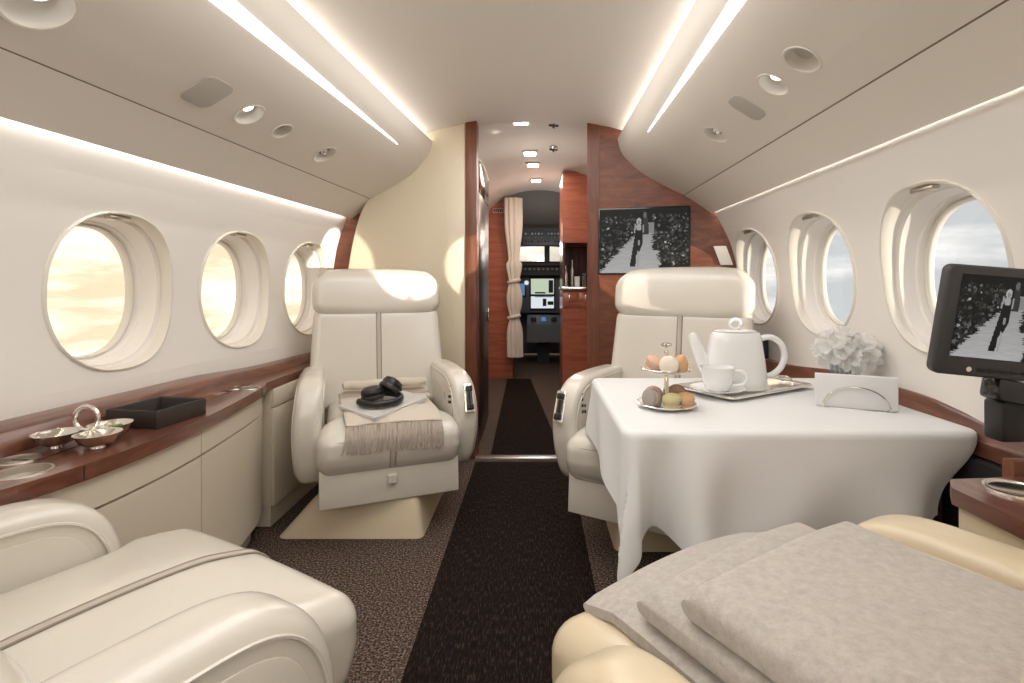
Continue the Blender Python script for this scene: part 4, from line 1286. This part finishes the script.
# two-tier stand
SXY = (.385, 1.50)
ts = thing('cake_stand', 'two-tier white cake stand with a silver stem on the tablecloth', 'cake stand', (*SXY, TC))
def plate(r, z): 
    bm = BM(); lathe(bm, [(0, 0), (r * .45, 0), (r * .7, .004), (r, .013), (r + .001, .0155), (r * .7, .008), (r * .45, .004), (0, .004)], 56, (0, 0, z)); return bm
lp = obj('plate', plate(.084, .001), M['china'], ts, 50); up_ = obj('plate', plate(.070, .100), M['china'], ts, 50)
for r, z, par in ((.0845, .0165, lp), (.0705, .1155, up_)):
    bm = BM(); tube(bm, [(r * math.cos(a * PI / 24), r * math.sin(a * PI / 24), z - .001) for a in range(48)], .0022, 6, True)
    obj('silver_rim', bm, M['silver'], par)
bm = BM(); lathe(bm, [(0, .005), (.010, .005), (.010, .05), (.007, .06), (.007, .099), (.004, .104), (.004, .155), (.007, .160), (.007, .166), (.003, .170), (.003, .176), (0, .178)], 20); obj('stem', bm, M['silver'], ts, 50)
bm = BM()
for a in range(5):
    p = (.010 * math.cos(a * 2 * PI / 5), .010 * math.sin(a * 2 * PI / 5), .184); lathe(bm, [(0, -.006), (.005, -.004), (.006, 0), (.005, .004), (0, .006)], 10, p)
lathe(bm, [(0, .176), (.006, .18), (.006, .188), (0, .192)], 12); obj('finial', bm, M['silver'], ts)
def macaron(m, label, loc, rot):
    t = thing('macaron', label, 'macaron', (SXY[0] + loc[0], SXY[1] + loc[1], TC + loc[2]), group='macarons on the cake stand', rot=rot)
    t.scale = (1.17, 1.17, 1.17)
    for s in (1, -1):
        bm = BM(); lathe(bm, [(.0205, s * .0045), (.0235, s * .006), (.0228, s * .009), (.023, s * .010), (.021, s * .0145), (.014, s * .0185), (0, s * .020)], 28); obj('shell', bm, m, t, 50)
    bm = BM(); lathe(bm, [(0, -.0046), (.0195, -.0046), (.021, 0), (.0195, .0046), (0, .0046)], 28); obj('filling', bm, M['fill'], t, 50)
R_ = rad
macaron(M['shell_pink'], 'pinkish brown macaron on the upper plate, lying beside the vanilla one', (-.034, .012, .125), (R_(20), R_(18), 0))
macaron(M['shell_white'], 'vanilla white macaron standing on edge at the front of the upper plate', (-.002, -.036, .1292), (R_(78), 0, R_(-12)))
macaron(M['shell_orange'], 'apricot macaron standing on edge on the upper plate', (.033, -.012, .1292), (R_(82), 0, R_(48)))
macaron(M['shell_gray'], 'greyish macaron standing on edge on the lower plate', (-.045, -.012, .031), (R_(84), 0, R_(-62)))
macaron(M['shell_pink'], 'peach macaron leaning behind the greyish one on the lower plate', (-.030, .032, .030), (R_(75), 0, R_(-25)))
macaron(M['shell_green'], 'pistachio green macaron lying flat at the front of the lower plate', (.004, -.046, .0275), (R_(6), R_(-3), 0))
macaron(M['shell_brown'], 'mocha brown macaron leaning on the lower plate behind the apricot one', (.033, .012, .037), (R_(48), R_(-12), 0))
macaron(M['shell_orange'], 'apricot macaron lying flat on the lower plate', (.046, -.033, .027), (R_(10), R_(-8), 0))

# napkin holder with napkins
nh = thing('napkin_holder', 'silver arched napkin holder standing on the tablecloth by the flowers', 'napkin holder', (.926, 1.482, TC), rad(-24))
for s in (-1, 1):
    bm = BM(); tube(bm, [(.083 * math.cos(a * PI / 20), s * .016, .004 + .062 * math.sin(a * PI / 20)) for a in range(21)], .0032, 8); obj('arch', bm, M['silver'], nh)
bm = BM(); box(bm, (0, 0, .002), (.17, .036, .003), bevel=.001); obj('base', bm, M['silver'], nh)
for k, lab in ((0, 'stacked white napkins in the silver arched holder'),):
    nk = thing('napkin_stack', lab, 'napkins', (.926, 1.482, TC + .0038), rad(-24))
    for q in range(5):
        bm = BM(); box(bm, (.002 * (q % 2), -.0105 + .0052 * q, .0475), (.203, .0042, .094 - .001 * (q % 3)), bevel=.0012); obj('napkin', bm, M['cloth'], nk)

# vase and white flowers
VX, VY = 1.005, 1.66
vs = thing('glass_vase', 'small clear ribbed glass vase behind the napkin holder', 'vase', (VX, VY, TC))
bm = BM(); lathe(bm, [(0, .004), (.034, .004), (.038, .010), (.040, .115), (.038, .115), (.035, .012), (0, .010)], 40); obj('bowl', bm, M['vase'], vs, 40)
bm = BM()
for a in range(16): tube(bm, [(.0405 * math.cos(a * PI / 8), .0405 * math.sin(a * PI / 8), .012), (.0415 * math.cos(a * PI / 8), .0415 * math.sin(a * PI / 8), .11)], .0025, 6)
obj('ribs', bm, M['vase'], vs)
def bloom(lab, c, R, n, seed):
    rnd = random.Random(seed)
    t = thing('white_flower', lab, 'flower', (VX, VY, TC + .012), group='white flowers in the vase')
    bm = BM()
    c = Vector(c)
    for k in range(n):
        zz = 1 - 1.65 * (k + .5) / n; a = k * 2.39996 + rnd.uniform(-.2, .2)
        rr = math.sqrt(max(0, 1 - zz * zz)); d = Vector((rr * math.cos(a), rr * math.sin(a), zz))
        base = c + d * R * rnd.uniform(.45, .62)
        tx = d.orthogonal().normalized(); tx.rotate(Matrix.Rotation(rnd.uniform(0, 6.28), 3, d)); ty = d.cross(tx)
        for q in range(4):
            aa = q * PI / 2 + rnd.uniform(-.25, .25)
            dirn = tx * math.cos(aa) + ty * math.sin(aa); side = d.cross(dirn)
            L_ = R * rnd.uniform(.44, .60); W_ = L_ * rnd.uniform(.42, .55)
            rows = []
            for i in range(5):
                s = i / 4; w = W_ * math.sin(PI * min(1, .12 + .80 * s)) ** .8
                lift = d * (L_ * (.50 * s + .16 * s * s + rnd.uniform(-.03, .03)))
                p = base + dirn * L_ * s * .75 + lift
                rows.append([bm.verts.new(p + side * w * e + d * (.14 * abs(e) * W_ + rnd.uniform(-.05, .05) * W_)) for e in (-1, -.35, .35, 1)])
            for A, B in zip(rows, rows[1:]):
                for i in range(3): bm.faces.new((A[i], A[i + 1], B[i + 1], B[i]))
    lathe(bm, [(R * .56 * math.sin(PI * i / 10) if 0 < i < 10 else 0, -R * .56 * math.cos(PI * i / 10)) for i in range(11)], 20, tuple(c))  # white core added inside to fill the shaded gaps between petals
    obj('petals', bm, M['petal'], t, 180)
    bm = BM()
    for k in range(n // 3):
        zz = 1 - 1.2 * (k + .5) / (n // 3); a = k * 2.39996
        rr = math.sqrt(max(0, 1 - zz * zz)); d = Vector((rr * math.cos(a), rr * math.sin(a), zz))
        lathe(bm, [(0, -.004), (.004, 0), (0, .004)], 6, c + d * R * .62)
    obj('centres', bm, M['petalc'], t)
    bm = BM(); tube(bm, [(0, 0, .0), (c.x * .4, c.y * .4, .08), c], .0035, 6); obj('stem', bm, M['green'], t)
bloom('white flower head in the vase on the teapot side', (-.040, -.01, .140), .066, 26, 1)
bloom('white flower head in the vase on the monitor side', (.052, .0, .128), .064, 26, 2)
bloom('upper middle white flower head in the glass vase', (.0, .03, .158), .055, 20, 3)
bloom('front white flower head drooping over the vase rim', (-.002, -.035, .105), .045, 16, 4)

# ------------------------------------------------------------------ things on the left worktop
WZ = .6205
bx = thing('valet_tray', 'square dark brown leather box tray on the walnut worktop', 'tray', (-1.115, 1.515, WZ), rad(-9))
bm = BM(); w_, d2, h_ = .165, .175, .048
rg = []
for (sx, sy, z) in ((w_, d2, 0), (w_, d2, h_), (w_ - .014, d2 - .014, h_), (w_ - .014, d2 - .014, .008)):
    rg.append([bm.verts.new((u, v, z)) for u, v in ((-sx / 2, -sy / 2), (sx / 2, -sy / 2), (sx / 2, sy / 2), (-sx / 2, sy / 2))])
bm.faces.new(rg[0][::-1]); bm.faces.new(rg[3])
for A, B in zip(rg, rg[1:]):
    for i in range(4): bm.faces.new((A[i], A[(i + 1) % 4], B[(i + 1) % 4], B[i]))
bmesh.ops.recalc_face_normals(bm, faces=bm.faces); bevel_all(bm, .002, 2, 40); obj('case', bm, M['boxlea'], bx)
bm = BM(); box(bm, (0, 0, .0095), (w_ - .02, d2 - .02, .003)); obj('lining', bm, M['black'], bx)
bm = BM(); tube(bm, [(u, v, h_ + .0005) for u, v in rrect(w_ - .006, d2 - .006, .004, 2)], .0016, 6, True); obj('rim_edge', bm, M['gray'], bx)
sd = thing('silver_snack_dish', 'silver three-bowl nut dish with a ring handle on the walnut worktop', 'dish', (-1.128, 1.29, WZ))
for k, (x, y) in enumerate(((-.052, -.028), (.052, -.030), (.012, .056))):
    bm = BM(); lathe(bm, [(0, .006), (.020, .006), (.036, .014), (.047, .034), (.049, .036), (.045, .033), (.034, .016), (0, .010)], 36); b_ = obj('bowl', bm, M['silver'], sd, 60, loc=(x, y, 0))
    bm = BM(); lathe(bm, [(0, 0), (.016, 0), (.014, .007)], 20); obj('foot', bm, M['silver'], b_)
bm = BM(); tube(bm, [(.0 + .030 * math.cos(a * PI / 14), -.002, .064 + .030 * math.sin(a * PI / 14)) for a in range(28)], .0055, 10, True); tube(bm, [(0, 0, .012), (0, 0, .036)], .008, 10); obj('ring_handle', bm, M['silver'], sd, 60)
nk = 0
for k in range(12):
    a = random.uniform(0, 6.28); rr = random.uniform(0, .026)
    bm = BM(); lathe(bm, [(0, -.006), (.005, -.003), (.006, 0), (.005, .003), (0, .006)], 10); 
    o = obj('snack', bm, M['shell_white'] if k % 3 else M['green'], None, 60, loc=(-1.128 + .012 + rr * math.cos(a), 1.29 + .056 + rr * math.sin(a), WZ + .021 + .009 * (rr / .03)), rot=(random.random() * 2, random.random() * 2, 0))
    tag(o, 'small %s nut in the rear bowl of the silver dish' % ('pale' if k % 3 else 'green'), 'snack', '%s nuts in the silver dish' % ('pale' if k % 3 else 'green'))

# ------------------------------------------------------------------ monitor on its arm at the right
mo = thing('seat_monitor', 'dark framed monitor on a swing arm over the window ledge, showing a fashion runway', 'monitor', (1.005, 1.10, .937))
mo.rotation_euler = (rad(6), rad(5), rad(-6))
bm = BM(); pillow(bm, rrect(.265, .240, .016, 4), .026, .006, 3, lambda u, v, w: (u, w, v), 1); obj('housing', bm, M['gray'], mo)
obj('screen', screen_mesh(.212, .178), M['screen'], mo, loc=(.002, -.0142, .012))
for k in range(5):
    bm = BM(); pillow(bm, rrect(.019, .007, .002, 2), .004, .001, 1, lambda u, v, w: (-.035 + .022 * k + u, -.014 + w, -.103 + v), 1); obj('button', bm, M['black'], mo)
bm = BM(); lathe(bm, [(0, 0), (.0055, 0), (.0055, .003), (0, .003)], 16); bmesh.ops.rotate(bm, matrix=Matrix.Rotation(PI / 2, 3, 'X'), verts=bm.verts[:]); o = obj('power_button', bm, M['silver'], mo, loc=(-.062, -.013, -.103)); o['label'] = 'round silver button'
ma = thing('monitor_arm', 'black swing arm bracket holding up the monitor by the window', 'bracket', (1.045, 1.14, .675))
bm = BM(); box(bm, (.0, .0, .045), (.055, .05, .09), bevel=.008); obj('post', bm, M['black'], ma)
bm = BM(); box(bm, (.0, -.015, .112), (.10, .05, .05), Matrix.Rotation(rad(10), 4, 'Y'), bevel=.01); obj('arm', bm, M['blackgloss'], ma)

# ------------------------------------------------------------------ light
w = bpy.data.worlds.new('World'); sc.world = w; w.use_nodes = True
nt = w.node_tree; N = nt.nodes; L = nt.links
bg = N['Background']
tc_ = N.new('ShaderNodeTexCoord')
mp = N.new('ShaderNodeMapping'); mp.inputs['Scale'].default_value = (1.6, 1.6, 6.5)
L.new(tc_.outputs['Generated'], mp.inputs['Vector'])
no = N.new('ShaderNodeTexNoise'); no.inputs['Scale'].default_value = 2.4; no.inputs['Detail'].default_value = 9; no.inputs['Roughness'].default_value = .58
L.new(mp.outputs[0], no.inputs['Vector'])
cr_ = N.new('ShaderNodeValToRGB'); cr_.color_ramp.elements[0].position = .46; cr_.color_ramp.elements[1].position = .64
L.new(no.outputs['Fac'], cr_.inputs[0])
sx = N.new('ShaderNodeSeparateXYZ'); L.new(tc_.outputs['Generated'], sx.inputs[0])
mr = N.new('ShaderNodeMapRange'); mr.inputs[1].default_value = -.5; mr.inputs[2].default_value = .5
L.new(sx.outputs['X'], mr.inputs[0])
def mixc(a, b_, f):
    m = N.new('ShaderNodeMix'); m.data_type = 'RGBA'
    for s, v in ((6, a), (7, b_)):
        if isinstance(v, tuple): m.inputs[s].default_value = (*v, 1)
        else: L.new(v, m.inputs[s])
    L.new(f, m.inputs[0]); return m.outputs[2]
warm = mixc((1.05, .83, .56), (1.6, 1.45, 1.18), cr_.outputs[0])
cool = mixc((.60, .62, .63), (.95, .94, .92), cr_.outputs[0])
sky = mixc(warm, cool, mr.outputs[0])
L.new(sky, bg.inputs[0]); bg.inputs[1].default_value = 1.0

def area(name, loc, rot, sx_, sy_, pw, col=(1, .975, .94), spread=180):
    l = bpy.data.lights.new(name, 'AREA'); l.shape = 'RECTANGLE'; l.size = sx_; l.size_y = sy_; l.energy = pw; l.color = col
    l.spread = rad(spread)
    o = bpy.data.objects.new(name, l); COL.objects.link(o); o.location = loc; o.rotation_euler = rot
    return o
# added fill lights at ceiling height, not fitted lamps
area('overhead_fill', (-.07, 1.5, 1.96), (0, 0, 0), .9, 2.4, 19)  # soft fill added over the forward cabin
area('overhead_fill', (-.07, -.8, 1.95), (rad(35), 0, 0), 1.4, 1.6, 21)  # fill added behind the camera, aimed at the seat fronts
area('overhead_fill', (.05, 4.3, 1.99), (0, 0, 0), .4, 1.6, 8, (1, .86, .72))  # extra fill added to the passage besides its downlights
def add_point_fill(loc, pw, col, r=.08):  # added point fill, no fixture stands there
    l = bpy.data.lights.new('point_fill', 'POINT'); l.energy = pw; l.color = col; l.shadow_soft_size = r
    o = bpy.data.objects.new('point_fill', l); COL.objects.link(o); o.location = loc
add_point_fill((.1, 6.0, 1.45), 3.0, (1, .97, .95))  # unseen fill that brightens the cockpit ceiling and panels
add_point_fill((.05, 4.9, 1.55), 4.5, (1, .86, .74)); add_point_fill((0, 3.7, 1.6), 3.0, (1, .88, .78))  # unseen fills that lift the passage ceiling
# low sun through the right windows
s = bpy.data.lights.new('sun', 'SUN'); s.energy = 6.5; s.color = (1, .90, .76); s.angle = rad(.5)
so = bpy.data.objects.new('sun', s); COL.objects.link(so)
so.rotation_euler = Vector((-1.50, 1.0, .06)).to_track_quat('-Z', 'Y').to_euler()

# ------------------------------------------------------------------ camera
cam = bpy.data.cameras.new('camera'); co = bpy.data.objects.new('camera', cam); COL.objects.link(co)
cam.sensor_width = 36; cam.lens = 18; cam.clip_start = .02
co.location = (0, 0, 1.02); co.rotation_euler = (rad(90), 0, 0)
cam.shift_x = -23 / 1024; cam.shift_y = -56.5 / 1024
sc.camera = co
vs_ = sc.view_settings
sc.display_settings.display_device = 'sRGB'
vs_.view_transform = 'Standard'; vs_.look = 'None'; vs_.exposure = .14; vs_.gamma = 1; vs_.use_curve_mapping = False
sc.cycles.use_denoising = True
sc.cycles.max_bounces = 8; sc.cycles.diffuse_bounces = 6; sc.cycles.glossy_bounces = 4; sc.cycles.transparent_max_bounces = 12
sc.cycles.sample_clamp_indirect = 4
sc.cycles.use_light_tree = True
